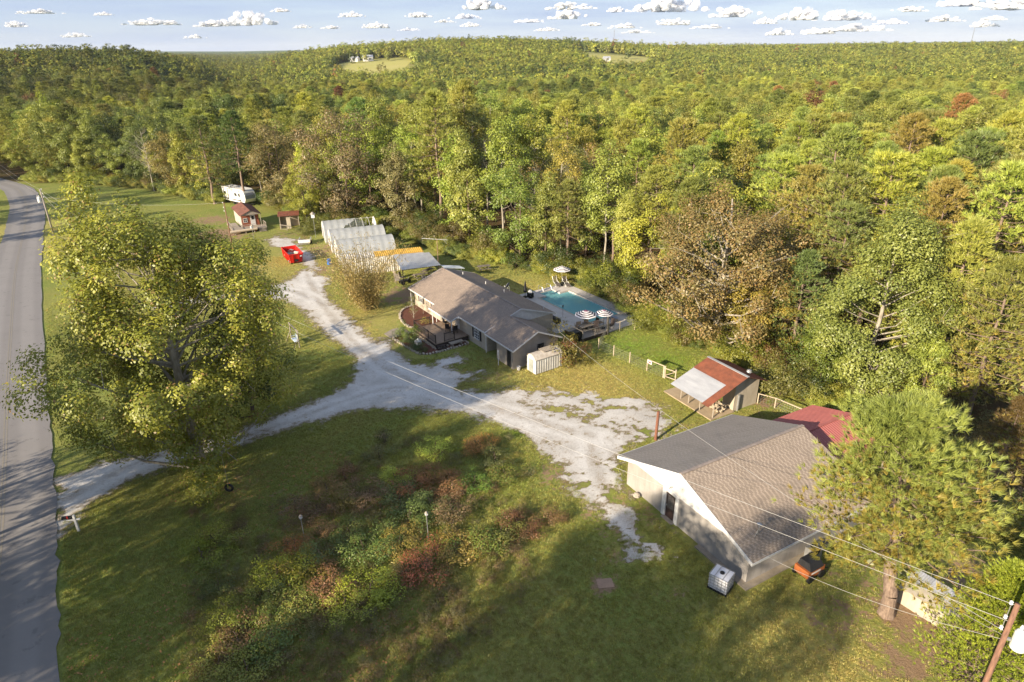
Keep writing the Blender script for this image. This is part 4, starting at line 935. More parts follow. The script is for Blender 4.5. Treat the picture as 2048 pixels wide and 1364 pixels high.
def lap(name, parent, mat, ax, a0, a1, z0, z1, c, side, step=.2, top=None):
    """lapped boards up a wall; top(z)->(a0,a1) narrows them under a gable"""
    m = MB(); z = z0
    while z < z1 - .01:
        zt = min(z + step, z1); q0, q1 = (a0, a1) if top is None else top(zt)
        if q1 - q0 > .1:
            o, i = c + side * .035, c + side * .005
            P = [(q0, z, o), (q1, z, o), (q1, zt, i), (q0, zt, i)]; V = [((p, w, h) if ax == 'u' else (w, p, h)) for p, h, w in P]
            V += [((p, c, h) if ax == 'u' else (c, p, h)) for p, h, w in P]
            m.add(V, [(0, 1, 2, 3), (4, 7, 6, 5), (0, 4, 5, 1), (1, 5, 6, 2), (2, 6, 7, 3), (3, 7, 4, 0)])
        z += step
    return m.build(name, mat, parent)

# ---------------------------------------------------------------- the house
OH = G(740 + 1040 * .2734, 500 + 875 * .2734)
h = frame('house', 'long low stucco house with a brown shingle gable roof beside the pool', 'house', OH, 146)
ZR, ZE = 4.05, 2.4; sl = (ZR - ZE) / 4.85
B("wall", STUCCO, h, ((-22.4, .25, 0), (-5.1, 9.1, 2.38)), label='stucco wall of the main block')
B("wall", SIDING, h, ((-3.0, .1, 0), (-1.15, .3, 2.2)), ((-.35, .1, 0), (0, .3, 2.2)), ((-4.98, 5.6, 0), (0, 5.8, 2.3)), ((-.2, .3, 0), (0, 5.6, 2.3)), ((-4.6, 2.4, 0), (-.2, 2.6, 2.2)), label='tan wall of the garage wing')
lap("siding", h, SIDING, 'v', .1, 5.8, 0, 3.62, 0, 1, .17, top=lambda z: (.1, 5.8) if z < 2.35 else (.1 + (z - 2.35) / 1.3 * 2.8, 5.8 - (z - 2.35) / 1.3 * 2.8))
MB().prism([(-22.7, -.35), (-15.7, -.35), (-15.7, -1.15), (-10.5, -1.15), (-10.5, -.12), (-5.0, -.12)], 0, 0)
rf = MB()
def pz(v): return ZE + (v + .25) * sl
rf.slab([(-22.75, -.4, pz(-.4)), (-15.7, -.4, pz(-.4)), (-15.7, -1.2, pz(-1.2)), (-10.5, -1.2, pz(-1.2)), (-10.5, -.15, pz(-.15)), (-4.95, -.15, pz(-.15)), (-4.95, 4.6, ZR), (-22.75, 4.6, ZR)], .12)
rf.build("roof", SH_HOUSE, h)
rb = MB().slab([(-22.75, 4.605, ZR), (-4.95, 4.605, ZR), (-4.95, 9.45, ZE), (-22.75, 9.45, ZE)], .12).build("roof", SH_HOUSE, h)
MB().slab([(-4.945, -.15, 2.3), (.5, -.2, 2.3), (.5, 2.9, 3.68), (-4.945, 2.9, 3.68)], .12).build("roof", SH_HOUSE, h, label='roof slope of the garage wing')
MB().slab([(-4.945, 2.905, 3.68), (.5, 2.905, 3.68), (.5, 6.05, 2.28), (-4.945, 6.05, 2.28)], .12).build("roof", SH_HOUSE, h, label='rear roof slope of the garage wing')
B("ridge_cap", SHG, h, ((-22.7, 4.5, ZR), (-5.0, 4.7, ZR + .04)), ((-4.9, 2.82, 3.68), (.48, 2.98, 3.715)))
# gables, fascias, gutters
def gable(u0, u1, v0, v1, vp, z0, zp, mat, name="gable", **k):
    m = MB(); V = [(u0, v0, z0), (u0, v1, z0), (u0, vp, zp), (u1, v0, z0), (u1, v1, z0), (u1, vp, zp)]
    m.add(V, [(0, 1, 2), (5, 4, 3), (0, 3, 4, 1), (1, 4, 5, 2), (2, 5, 3, 0)]); return m.build(name, mat, h if 'parent' not in k else k.pop('parent'), **k)
gable(-22.4, -22.2, .25, 9.1, 4.6, 2.38, 3.9, STUCCO); gable(-5.3, -5.1, .25, 9.1, 4.6, 2.38, 3.9, WHITE); gable(-.15, -.01, .1, 5.8, 2.9, 2.25, 3.5, SIDING)
def fascia(parent, pts, mat=WHITE, w=.16, t=.035):
    m = MB()
    for a, b in zip(pts[:-1], pts[1:]):
        a, b = Vector(a), Vector(b); d = (b - a); d.z = 0; nrm = Vector((d.y, -d.x, 0)).normalized() * t
        V = [a, b, b + Vector((0, 0, -w)), a + Vector((0, 0, -w))]; V += [v + nrm for v in V]; m.add(V, [(0, 1, 2, 3), (7, 6, 5, 4), (0, 4, 5, 1), (1, 5, 6, 2), (2, 6, 7, 3), (3, 7, 4, 0)])
    return m.build("fascia", mat, parent)
e = .015
fascia(h, [(-22.76, -.405, pz(-.4) + e), (-15.7, -.405, pz(-.4) + e)]); fascia(h, [(-15.705, -1.205, pz(-1.2) + e), (-10.5, -1.205, pz(-1.2) + e)]); fascia(h, [(-10.49, -1.2, pz(-1.2) + e), (-10.49, -.15, pz(-.15) + e)])
fascia(h, [(-10.5, -.155, pz(-.15) + e), (-4.95, -.155, pz(-.15) + e)]); fascia(h, [(-4.94, -.15, pz(-.15) + e), (-4.94, 4.6, ZR + e), (-4.94, 9.45, ZE + e)]); fascia(h, [(-4.9, -.16, 2.3 + e), (.5, -.21, 2.3 + e)]); fascia(h, [(.505, -.2, 2.3 + e), (.505, 2.9, 3.68 + e), (.505, 6.05, 2.28 + e)])
fascia(h, [(-22.755, 9.45, ZE + e), (-22.755, 4.6, ZR + e), (-22.755, -.4, pz(-.4) + e)])
B("soffit", WHITE, h, ((-10.45, -.3, 2.28), (-10.2, .24, 2.33)), ((-22.6, -.38, 2.2), (-15.8, .24, 2.22)))
for u in (-22.3, -15.6): MB().tube((u, -.3, 0), (u, -.3, 2.2), .045).build("downspout", WHITE, h)
MB().tube((-4.95, .0, 0), (-4.95, .0, 2.2), .05).build("downspout", WHITE, h)
win(h, 'u', -20.9, -20.1, .9, 2.05, .25, -1, shutter=WOODD); win(h, 'u', -17.6, -16.9, .9, 2.05, .25, -1, shutter=WOODD)
win(h, 'u', -7.75, -6.65, .75, 2.05, .25, -1, mull=2, bars=3, shutter=BLACK); win(h, 'v', 3.15, 3.95, .9, 2.0, .035, 1, BLACK, DARK, mull=0, bars=2)
win(h, 'u', -13.6, -12.6, .9, 2.0, .25, -1, shutter=None)
dr = B("door", WHITE, h, ((-11.9, .19, .6), (-11.0, .245, 2.25))); B("handle", METAL, dr, ((-11.12, .14, 1.35), (-11.06, .188, 1.42)))
B("garage_recess_shade", DARK, h, ((-4.9, 2.37, 0), (-.25, 2.395, 2.15)))  # dark sheet over the recess back wall stands in for its shade
B("doorway", BLACK, h, ((-1.12, .15, 0), (-.38, .2, 2.0)))
for u, v in ((-20.2, 6.2), (-16, 7.0), (-12.5, 7.4), (-6.2, 8.6)): MB().tube((u, v, ZR - (v - 4.6) * sl - .1), (u, v, ZR - (v - 4.6) * sl + .35), .05, n=8).build("vent_pipe", WHITE, h)
# hanging dish at the back eave
def dish(parent_label, loc, rz, s=1.0):
    t = thing('satellite_dish', parent_label, 'satellite dish', loc, rz); t.scale = (s, s, s)
    MB().path([(0, 0, 0), (0, 0, .45), (.12, 0, .6)], .025).build("mast", METAL, t)
    m = MB(); m.lathe([(.02, 0), (.16, .015), (.30, .06), (.36, .10), (.35, .105), (.29, .075), (.15, .035), (.02, .02)], 16)
    o = m.build("reflector", MAT("dish_grey", (.16, .16, .18), (.12, .12, .13), 3, .5, 0), t, smooth=True); o.location = (.15, 0, .62); o.rotation_euler = (0, rad(60), 0)
    MB().path([(.15, 0, .35), (.55, 0, .5)], .012).build("feed_arm", METAL, t); MB().box((.56, 0, .52), (.07, .06, .07)).build("feed_horn", WHITE, t)
def hw(u, v, o=OH, hd=146):
    a = rad(hd); return (o[0] + u * math.sin(a) - v * math.cos(a), o[1] + u * math.cos(a) + v * math.sin(a))
dish('dark satellite dish on the rear eave of the house roof', (*hw(-13.6, 8.9), 2.5), rad(150), 1.25)

# ---- deck, steps, beds, plants
d = frame('front_deck', 'dark-railed wooden porch deck in front of the house door', 'deck', OH, 146)
for i in range(24):
    u = -14.28 + i * .2245; B("board", WOODB, d, ((u, -4.0, .55), (u + .212, .2, .6)))
B("skirt", WOODD, d, ((-14.28, -4.04, .3), (-8.92, -4.005, .54)), ((-8.9, -4.0, .1), (-8.87, .1, .54)), ((-14.32, -4.0, .1), (-14.285, .1, .54)))
B("trim_board", WOODL, d, ((-14.3, -4.08, .22), (-8.9, -4.045, .3)))
def railing(parent, a, b, z, hgt=.95, gap=.14, name="railing", mat=WOODD, posts=True):
    a, b = Vector((*a, z)), Vector((*b, z)); L = (b - a).length; n = max(int(L / gap), 1); m = MB(); up = Vector((0, 0, 1))
    m.tube(a + up * hgt, b + up * hgt, .05, n=4); m.tube(a + up * .12, b + up * .12, .03, n=4)
    for i in range(1, n): p = a + (b - a) * (i / n); m.tube(p + up * .12, p + up * hgt, .016, n=4, caps=False)
    if posts:
        k = max(int(L / 1.7), 1)
        for i in range(k + 1): p = a + (b - a) * (i / k); m.tube(p - up * .0, p + up * (hgt + .1), .055, n=4)
    return m.build(name, mat, parent)
railing(d, (-14.2, -3.93), (-8.97, -3.93), .6); railing(d, (-14.2, -3.8), (-14.2, -1.9), .6); railing(d, (-8.97, -2.85), (-8.97, -1.6), .6)
for i in range(3): B("step", WOODD, d, ((-8.85 + i * .28, -3.95, .33 - i * .16), (-8.52 + i * .28, -2.95, .39 - i * .16)))
B("stringer", WOODD, d, ((-8.85, -3.99, 0), (-8.1, -3.955, .3)), ((-8.85, -2.945, 0), (-8.1, -2.91, .3)))
MB().tube((-15.1, -1.05, 0), (-15.1, -1.05, 2.0), .06, n=8).build("porch_post", WHITE, h); MB().tube((-10.6, -1.0, .6), (-10.6, -1.0, 2.0), .06, n=8).build("porch_post", WHITE, h)
def chair(name, label, loc, rz, mat=BLACK, seat=None, group=None, s=1.0):
    t = thing(name, label, 'chair', loc, rz, group); t.scale = (s, s, s); seat = seat or mat
    B("seat", seat, t, ((-.26, -.26, .38), (.26, .26, .43))); m = MB(); m.box((0, .30, .72), (.5, .04, .62), rx=-.18); m.build("backrest", seat, t)
    for x in (-.24, .24):
        for y in (-.24, .24): MB().tube((x, y, 0), (x, y, .38), .018, n=5).build("leg", mat, t)
        MB().path([(x, -.24, .38), (x, -.26, .62), (x, .26, .62)], .016, 5).build("armrest", mat, t)
    return t
for i, (u, v, r, w) in enumerate([(-12.9, -.5, 2.2, 'black metal chair by the porch window'), (-10.4, -.75, 3.6, 'black metal chair right of the front door'), (-11.3, -1.1, 2.9, 'black metal chair in the middle of the porch deck')]):
    chair('porch_chair', w, (*hw(u, v), .6), r, group='chairs on the front porch')
def bed(label, P, cat='flower bed'):
    t = frame('flower_bed', label, cat, OH, 146); MB().prism(P, -.05, .07).build("mulch", MULCH, t)
    Q = P + [P[0]]; st = along(Q, .36); sm = MB().box((0, 0, .09), (.30, .16, .17)).mesh("stone", STONE); r = random.Random(3)
    for (x, y) in st:
        if y > -.2 and x < -9: continue
        o = link("stone", sm, t, (x, y, r.uniform(-.03, .02)), r.uniform(0, 3.1)); o.scale = (r.uniform(.7, 1.1), r.uniform(.8, 1.3), r.uniform(.8, 1.3))
bed('curved red-mulch bed edged with pale stones at the left end of the house', catmull([(-22.2, .2), (-22.0, -1.2), (-21.1, -2.4), (-19.35, -3.34), (-17.0, -3.75), (-15.4, -3.4), (-14.45, -2.9), (-14.4, .2)], 4))
bed('stone-edged mulch bed wrapped around the front deck', [(-14.4, -6.65), (-11.5, -6.5), (-8.8, -6.1), (-8.1, -5.2), (-8.0, -4.2), (-8.0, -.4), (-8.86, -.3), (-8.9, -4.1), (-14.4, -4.1)])
w = frame('front_path', 'small curved concrete walk beside the round green bush', 'path', OH, 146)
MB().prism([(-16.1, -6.9), (-14.5, -6.8), (-14.5, -4.3), (-16.6, -4.4), (-16.8, -5.6)], -.05, .05).build("slab", CONC, w)
for u, v, s, c, lab in [(-13.6, -5.2, .85, (.12, .19, .02), 'round bright green bush at the left end of the deck bed'), (-12.1, -5.6, .5, (.08, .12, .03), 'clipped round boxwood in the middle of the deck bed'), (-10.3, -5.7, .55, (.07, .11, .03), 'clipped round boxwood by the white well cover'),
                        (-9.2, -5.5, .4, (.10, .14, .03), 'small spreading shrub by the deck steps'), (-12.7, -5.9, .35, (.11, .16, .03), 'low plant between the bright bush and the boxwood')]:
    put('bush0', 'garden_bush', lab, 'bush', *hw(u, v), s=s, color=c)
put('sapling', 'crape_myrtle', 'small multi-stemmed crape myrtle in the curved mulch bed', 'tree', *hw(-18.3, -2.0), s=.36, color=(.16, .17, .03)); put('weeds2', 'garden_plant', 'yellow-green leafy plant near the deck corner in the curved bed', 'plant', *hw(-16.2, -1.6), s=.7, color=YG)
put('bare', 'bare_shrub', 'leafless shrub against the front wall between the two small windows', 'shrub', *hw(-18.9, -.4), s=.15, color=BR)
t = frame('well_cover', 'white peaked well cover in the deck bed', 'cover', hw(-11.2, -5.0), 146); B("box", WHITE, t, ((-.3, -.3, 0), (.3, .3, .45))); MB().lathe([(.46, .45), (.02, .75)], 4).build("lid", WHITE, t)
t = frame('stone_bench', 'grey stone bench on the slab right of the deck', 'bench', hw(-8.45, -1.6), 146); B("seat", CONC, t, ((-.3, -.9, .4), (.3, .7, .5))); B("leg", CONC, t, ((-.22, -.7, 0), (.22, -.55, .4))); B("leg", CONC, t, ((-.22, .4, 0), (.22, .55, .4)))

# ---- metal shed and small things by the garage
t = frame('metal_shed', 'small white sheet-metal shed in front of the tan garage wall', 'shed', hw(.95, 1.2), 146)
B("wall", WHT2, t, ((0, 0, .08), (1.45, 3.3, 1.62)))
m = MB()
for i in range(11): m.b2((1.45, .02 + i * .3, .1), (1.475, .06 + i * .3, 1.6))
m.build("rib", WHT2, t)
m = MB(); pr = [(-.06, 1.6), (.25, 1.92), (.72, 2.08), (1.2, 1.92), (1.52, 1.6)]
for (a, za), (b_, zb) in zip(pr[:-1], pr[1:]): m.slab([(a, -.06, za + .03), (b_, -.06, zb + .03), (b_, 3.36, zb + .03), (a, 3.36, za + .03)], .03)
m.build("roof", MAT("stained_white_roof", (.55, .50, .42), (.35, .29, .23), 2, .7, .1), t)
MB().add([(0, .005, 1.6), (1.45, .005, 1.6), (1.2, .005, 1.9), (.72, .005, 2.06), (.25, .005, 1.9)] + [(0, .06, 1.6), (1.45, .06, 1.6), (1.2, .06, 1.9), (.72, .06, 2.06), (.25, .06, 1.9)], [(0, 1, 2, 3, 4), (9, 8, 7, 6, 5)]).build("gable", WHT2, t)
dd = B("door", MAT("grey_green_door", (.30, .31, .28), (.22, .23, .2), 2, .6, .05), t, ((.35, -.04, .1), (1.05, -.005, 1.5))); B("handle", METAL, dd, ((.95, -.08, .8), (.99, -.041, .95)))
t2 = frame('roof_pallet', 'slatted pallet lying on the roof of the white metal shed', 'pallet', hw(1.4, 2.6), 146); t2.location.z = 2.07
sm = MB().box((0, 0, .06), (.95, .11, .03)).mesh("slat", WOODG)
for i in range(8): link("slat", sm, t2, (.25, -.1 + i * .2, 0))
B("runner", WOODG, t2, ((-.2, -.15, 0), (-.12, 1.4, .045)), ((.6, -.15, 0), (.68, 1.4, .045)))
t = frame('water_pot', 'small white bucket on the ground by the garage corner', 'bucket', hw(.45, .5), 146); MB().lathe([(.16, 0), (.2, .4), (.17, .4), (.14, .05)], 12, caps=True).build("bucket_body", WHITE, t)
t = frame('sign_post', 'thin white post with a narrow panel in front of the garage', 'post', G(997, 731), 146); MB().tube((0, 0, 0), (0, 0, 1.4), .04).build("pole", WHITE, t); B("panel", WHITE, t, ((-.1, -.03, 1.2), (.1, .03, 1.75)))

# ---------------------------------------------------------------- the pool
p = frame('pool_terrace', 'pale concrete terrace around the swimming pool', 'terrace', OH, 146)
m = MB(); WP = [(-14.9, 14.5), (-4.8, 14.5), (-4.8, 19.35), (-14.9, 19.35)]
for P in ([(-17.5, 12.6), (-9, 9.3), (-4.6, 9.3), (-4.3, 13.9), (-1.3, 13.9), (-1.3, 14.5), (-17.55, 14.5)], [(-17.55, 14.503), (-16.6, 14.503), (-16.6, 19.347), (-17.6, 19.347)], [(-16.597, 14.503), (-14.9, 14.503), (-14.9, 15.6), (-16.597, 15.6)],
          [(-16.597, 17.9), (-14.9, 17.9), (-14.9, 19.347), (-16.597, 19.347)], [(-17.6, 19.35), (-3.0, 19.35), (-3.0, 20.95), (-16.5, 20.95)], [(-4.8, 14.503), (-1.3, 14.503), (-1.6, 19.347), (-4.8, 19.347)]): m.prism(P, -.1, .06)
m.build("deck", POOLD, p)
cm = MB(); c0 = .02
for a, b_ in (((-15.1, 14.3), (-4.6, 14.5)), ((-15.1, 19.35), (-4.6, 19.55)), ((-4.8, 14.503), (-4.6, 19.347)), ((-15.1, 14.503), (-14.9, 15.597)), ((-15.1, 17.903), (-14.9, 19.347))): cm.b2((*a, .061), (*b_, .085))
cm.build("coping", STONE, p)
q = frame('swimming_pool', 'rectangular turquoise swimming pool with corner steps', 'pool', OH, 146)
PL = MAT("pool_plaster", (.50, .66, .66), (.42, .58, .60), 1.5, .7, .05)
B("basin", PL, q, ((-14.9, 14.3, -1.7), (-4.6, 19.5, -1.6)), ((-15.1, 14.3, -1.6), (-4.6, 14.5, -.11)), ((-15.1, 19.35, -1.6), (-4.6, 19.55, -.11)), ((-4.8, 14.5, -1.6), (-4.6, 19.35, -.11)), ((-15.1, 14.5, -1.6), (-14.9, 15.6, -.11)), ((-15.1, 17.9, -1.6), (-14.9, 19.35, -.11)),
  ((-16.8, 15.4, -.6), (-16.6, 18.1, -.11)), ((-16.6, 15.4, -.6), (-14.9, 15.6, -.11)), ((-16.6, 17.9, -.6), (-14.9, 18.1, -.11)))
for i in range(4): B("pool_step", PL, q, ((-16.6 + i * .45, 15.6, -1.6), (-16.15 + i * .45, 17.9, -.22 - i * .2)))
m, n, l, pb = nt("pool_water"); n.remove(pb)
tr = n.new("ShaderNodeBsdfTransparent"); tr.inputs[0].default_value = (.66, .92, .92, 1); gl = n.new("ShaderNodeBsdfGlossy"); gl.inputs["Roughness"].default_value = .04
df = n.new("ShaderNodeBsdfDiffuse"); df.inputs[0].default_value = (.22, .52, .54, 1); fr = n.new("ShaderNodeFresnel"); fr.inputs[0].default_value = 1.33
bp = n.new("ShaderNodeBump"); bp.inputs["Strength"].default_value = .12; bp.inputs["Distance"].default_value = .05; l.new(noise_(n, l, n.new("ShaderNodeTexCoord").outputs["Object"], 2.5, 3), bp.inputs["Height"]); l.new(bp.outputs[0], gl.inputs["Normal"]); l.new(bp.outputs[0], fr.inputs["Normal"])
a1 = n.new("ShaderNodeMixShader"); a1.inputs[0].default_value = .6; l.new(tr.outputs[0], a1.inputs[1]); l.new(df.outputs[0], a1.inputs[2])
a2 = n.new("ShaderNodeMixShader"); l.new(fr.outputs[0], a2.inputs[0]); l.new(a1.outputs[0], a2.inputs[1]); l.new(gl.outputs[0], a2.inputs[2]); l.new(a2.outputs[0], n["Material Output"].inputs["Surface"])
mm = MB(); mm.add([(-14.9, 14.5, -.1), (-4.8, 14.5, -.1), (-4.8, 19.35, -.1), (-14.9, 19.35, -.1)], [(0, 1, 2, 3)]); mm.add([(-16.6, 15.6, -.1), (-14.9, 15.6, -.1), (-14.9, 17.9, -.1), (-16.6, 17.9, -.1)], [(0, 1, 2, 3)]); mm.build("water", m, q)
t = frame('pool_ladder', 'steel ladder rails at the far side of the pool', 'ladder', hw(-7.0, 19.5), 146)
for du in (0, .55): MB().path([(du, .5, .06), (du, .5, .75), (du, .1, .85), (du, -.25, .6), (du, -.25, -.6)], .03).build("rail", METAL, t)
for z in (-.05, -.35): MB().tube((0, -.25, z), (.55, -.25, z), .02).build("rung", METAL, t)
t = frame('pool_handrail', 'curved steel handrail by the pool steps', 'handrail', hw(-16.9, 16.0), 146)
for dv in (0, 1.4): MB().path([(-.3, dv, .06), (-.3, dv, .85), (.5, dv, .85), (.9, dv, .3)], .025).build("rail", METAL, t)
NAVY = MAT("dark_stripe_cloth", (.035, .03, .045), (.03, .025, .04), 5, .8, 0); CREAM = MAT("white_stripe_cloth", (.74, .70, .68), (.66, .62, .6), 5, .8, 0); WINE = MAT("wine_red_cloth", (.24, .09, .14), (.2, .08, .12), 5, .8, 0)
def umbrella(label, loc, R, H, crown=None):
    t = thing('striped_umbrella', label, 'umbrella', loc, random.random(), 'striped umbrellas by the pool')
    MB().tube((0, 0, 0), (0, 0, H + .1), .025, n=8).build("pole", METAL, t); MB().lathe([(.24, 0), (.22, .07), (.05, .1)], 12).build("base", BLACK, t)
    N = 9
    for i in range(N):
        r0, r1 = R * i / N, R * (i + 1) / N; z0, z1 = H - .42 * R * (i / N) ** 1.25, H - .42 * R * ((i + 1) / N) ** 1.25
        m = MB(); m.lathe([(max(r0, .01), z0), (r1, z1), (r1, z1 - .012), (max(r0, .01), z0 - .012)], 8, caps=False)
        m.build("canopy_band", (crown if crown and i < 2 else (CREAM if i % 2 == 0 else NAVY)), t)
    m = MB()
    for k in range(8): a = math.pi / 4 * k; m.tube((0, 0, H - .05), (R * math.cos(a), R * math.sin(a), H - .42 * R - .03), .012, n=4)
    m.build("ribs", METAL, t); return t
umbrella('black and white striped umbrella over the two loungers at the far pool corner', (*hw(-17.2, 20.0), .06), 1.22, 2.75)
umbrella('large wine-topped striped umbrella over the dining table, left one of the near pair', (*hw(-3.1, 12.3), .4), 1.3, 2.25, WINE)
umbrella('smaller wine-topped striped umbrella, right one of the near pair by the pool', (*hw(-2.55, 14.6), .06), 1.08, 2.3, WINE)
SLING = MAT("brown_sling", (.12, .10, .09), (.08, .07, .06), 9, .8, .1)
for u, v, w in ((-17.35, 19.25, 'left'), (-16.45, 20.25, 'right')):
    t = frame('pool_lounger', f'{w} brown sling lounge chair under the far umbrella', 'lounge chair', hw(u, v), 146 + 10); t.location.z = .06
    m = MB()
    for i in range(7): m.box((-.42 - i * .055, 0, .42 + i * .12), (.03, .55, .085), ry=-.4)
    m.build("backrest", SLING, t); B("seat", SLING, t, ((-.4, -.28, .36), (.3, .28, .4))); m = MB(); m.box((.48, 0, .28), (.45, .52, .03), ry=.4); m.build("footrest", SLING, t)
    for y in (-.3, .3): MB().path([(-.8, y, 1.2), (-.4, y, .4), (.35, y, .38), (.7, y, .12)], .02).build("frame", METAL, t); MB().path([(-.35, y, 0), (-.1, y, .58), (.3, y, 0)], .018).build("leg", METAL, t)
t = frame('side_table', 'small round table between the two lounge chairs', 'table', hw(-16.8, 19.75), 146); t.location.z = .06; MB().lathe([(.3, .45), (.3, .48)], 12).build("tabletop", BLACK, t); MB().tube((0, 0, 0), (0, 0, .45), .03).build("leg", BLACK, t)
t = frame('closed_umbrella', 'folded black umbrella on a stand at the house side of the pool', 'umbrella', hw(-16.3, 13.2), 146); t.location.z = .06
MB().tube((0, 0, 0), (0, 0, 2.2), .03).build("pole", BLACK, t); MB().lathe([(.02, 2.3), (.12, 1.9), (.2, 1.2), (.26, .75), (.05, .8)], 8).build("canopy", BLACK, t); MB().lathe([(.3, 0), (.3, .1)], 8).build("base", BLACK, t)
t = frame('pool_cart', 'white folded cloth heaped on a black cart beside the closed umbrella', 'cart', hw(-15.7, 13.6), 146); t.location.z = .06; B("cart_body", BLACK, t, ((-.35, -.3, .1), (.35, .3, .7))); MB().lathe([(.3, .7), (.34, .85), (.2, 1.05), (.03, 1.1)], 7).build("cloth", WHITE, t)
t = frame('garden_torch', 'black torch on a thin pole beside the pool', 'torch', hw(-8.0, 12.9), 146); MB().tube((0, 0, .06), (0, 0, 1.3), .015).build("pole", BLACK, t); MB().lathe([(.05, 1.3), (.09, 1.38), (.08, 1.55), (.02, 1.62)], 8).build("burner", BLACK, t)
t = frame('diving_board', 'low grey board stand at the near end of the pool', 'diving board', hw(-3.9, 17.2), 146); t.location.z = .06; B("board", MAT("blue_grey_board", (.24, .27, .33), (.2, .22, .27), 3, .6, 0), t, ((-1.2, -.25, .42), (1.0, .25, .48))); B("stand", METAL, t, ((.1, -.2, 0), (.8, .2, .42)))
t = frame('smoker_tank', 'black drum smoker behind the garage wing', 'smoker', hw(-6.4, 10.5), 146); t.location.z = .06; MB().tube((-.6, 0, .75), (.6, 0, .75), .38, n=14).build("drum", BLACK, t)
for x in (-.4, .4): MB().tube((x, -.2, 0), (x, -.2, .5), .03).build("leg", BLACK, t)
t = frame('covered_grill', 'barbecue grill under a black cover on the near terrace edge', 'grill', hw(-1.7, 9.7), 146)
MB().prism([(-.4, -.65), (.4, -.65), (.4, .65), (-.4, .65)], .03, 1.0).build("cover", BLACK, t); MB().slab([(-.36, -.6, 1.2), (.36, -.6, 1.2), (.36, .6, 1.2), (-.36, .6, 1.2)], .2).build("hood", BLACK, t)
# raised wooden platform with the dining set
t = frame('dining_platform', 'raised grey wooden platform with a railing under the dining set', 'platform', OH, 146)
for i in range(15): B("board", WOODG, t, ((-4.2 + i * .213, 10.2, .34), (-4.0 + i * .213, 13.85, .40)))
B("skirt", WOODD, t, ((-1.03, 10.2, .02), (-.98, 13.85, .38)), ((-4.2, 10.12, .02), (-1.0, 10.18, .38)))
m = MB(); m.tube((-1.05, 10.2, 0), (-1.05, 10.2, 1.35), .07, n=6); m.tube((-1.05, 13.85, 0), (-1.05, 13.85, 2.1), .1, n=8); m.tube((-1.05, 12.0, .4), (-1.05, 12.0, 1.3), .05, n=6); m.build("post", WOODG, t)
m = MB(); m.tube((-1.05, 10.2, 1.25), (-1.05, 13.85, 1.25), .04, n=4); m.tube((-3.2, 10.2, 1.25), (-1.05, 10.2, 1.25), .04, n=4); m.build("top_rail", WOODL, t)
t = frame('dining_table', 'rectangular patio table on the raised platform', 'table', hw(-2.6, 11.9), 146); t.location.z = .4; B("tabletop", WOODG, t, ((-.5, -.85, .68), (.5, .85, .73)))
for x in (-.4, .4):
    for y in (-.7, .7): MB().tube((x, y, 0), (x, y, .68), .03, n=5).build("leg", BLACK, t)
WK = MAT("tan_wicker", (.42, .33, .24), (.28, .21, .15), 14, .9, .4); WD = MAT("dark_wicker", (.07, .055, .05), (.04, .03, .03), 14, .9, .4)
for u, v, r, mt, w in [(-3.4, 11.4, 4.3, WK, 'tan wicker chair at the pool side of the dining table'), (-3.4, 12.5, 4.3, WK, 'tan wicker chair under the large near umbrella'), (-1.75, 12.8, 1.0, WD, 'dark wicker chair at the railing side of the dining table'), (-2.6, 13.3, 0, WD, 'dark wicker chair at the far head of the dining table')]:
    chair('dining_chair', w, (*hw(u, v), .4), HZ(146) + r, mt, group='chairs round the patio dining table', s=1.12)
chair('wicker_chair', 'dark wicker armchair under the smaller near umbrella', (*hw(-2.0, 15.2), .06), HZ(146), WD, s=1.15); chair('wicker_chair', 'tan cushioned armchair left of the smaller near umbrella', (*hw(-3.3, 14.7), .06), HZ(146) + 3, WK, s=1.15)

# ---------------------------------------------------------------- the big shingled building
OB = G(1200 + 195 * .2734, 850 + 430 * .2734)
b = frame('workshop', 'large grey building with a low shingle roof and a white gable in the right foreground', 'building', OB, 61)
VP, ZP, VL, VRT, ZL = -5.75, 4.66, .62, -12.12, 2.32
B("wall", GREYW, b, ((0, -3.85, 0), (.2, 0, 2.3)), ((0, -11.5, 0), (.2, -5.4, 2.3)), ((.2, -11.5, 0), (11, -11.3, 2.3)), ((.2, -.2, 0), (11, 0, 2.3)), ((10.8, -11.3, 0), (11, -.2, 2.3)))
gable(0.0, .15, -11.5, 0, VP, 2.3, 4.45, WHITE, parent=b); gable(10.8, 11, -11.5, 0, VP, 2.3, 4.45, GREYW, parent=b)
MB().slab([(-.5, VL, ZL - .04), (11.25, VL, ZL - .04), (11.25, VP, ZP - .04), (-.5, VP, ZP - .04)], .1).build("roof_deck", WOODG, b)
MB().slab([(-.5, VP - .004, ZP - .04), (11.25, VP - .004, ZP - .04), (11.25, VRT, ZL - .04), (-.5, VRT, ZL - .04)], .1).build("roof_deck", WOODG, b)
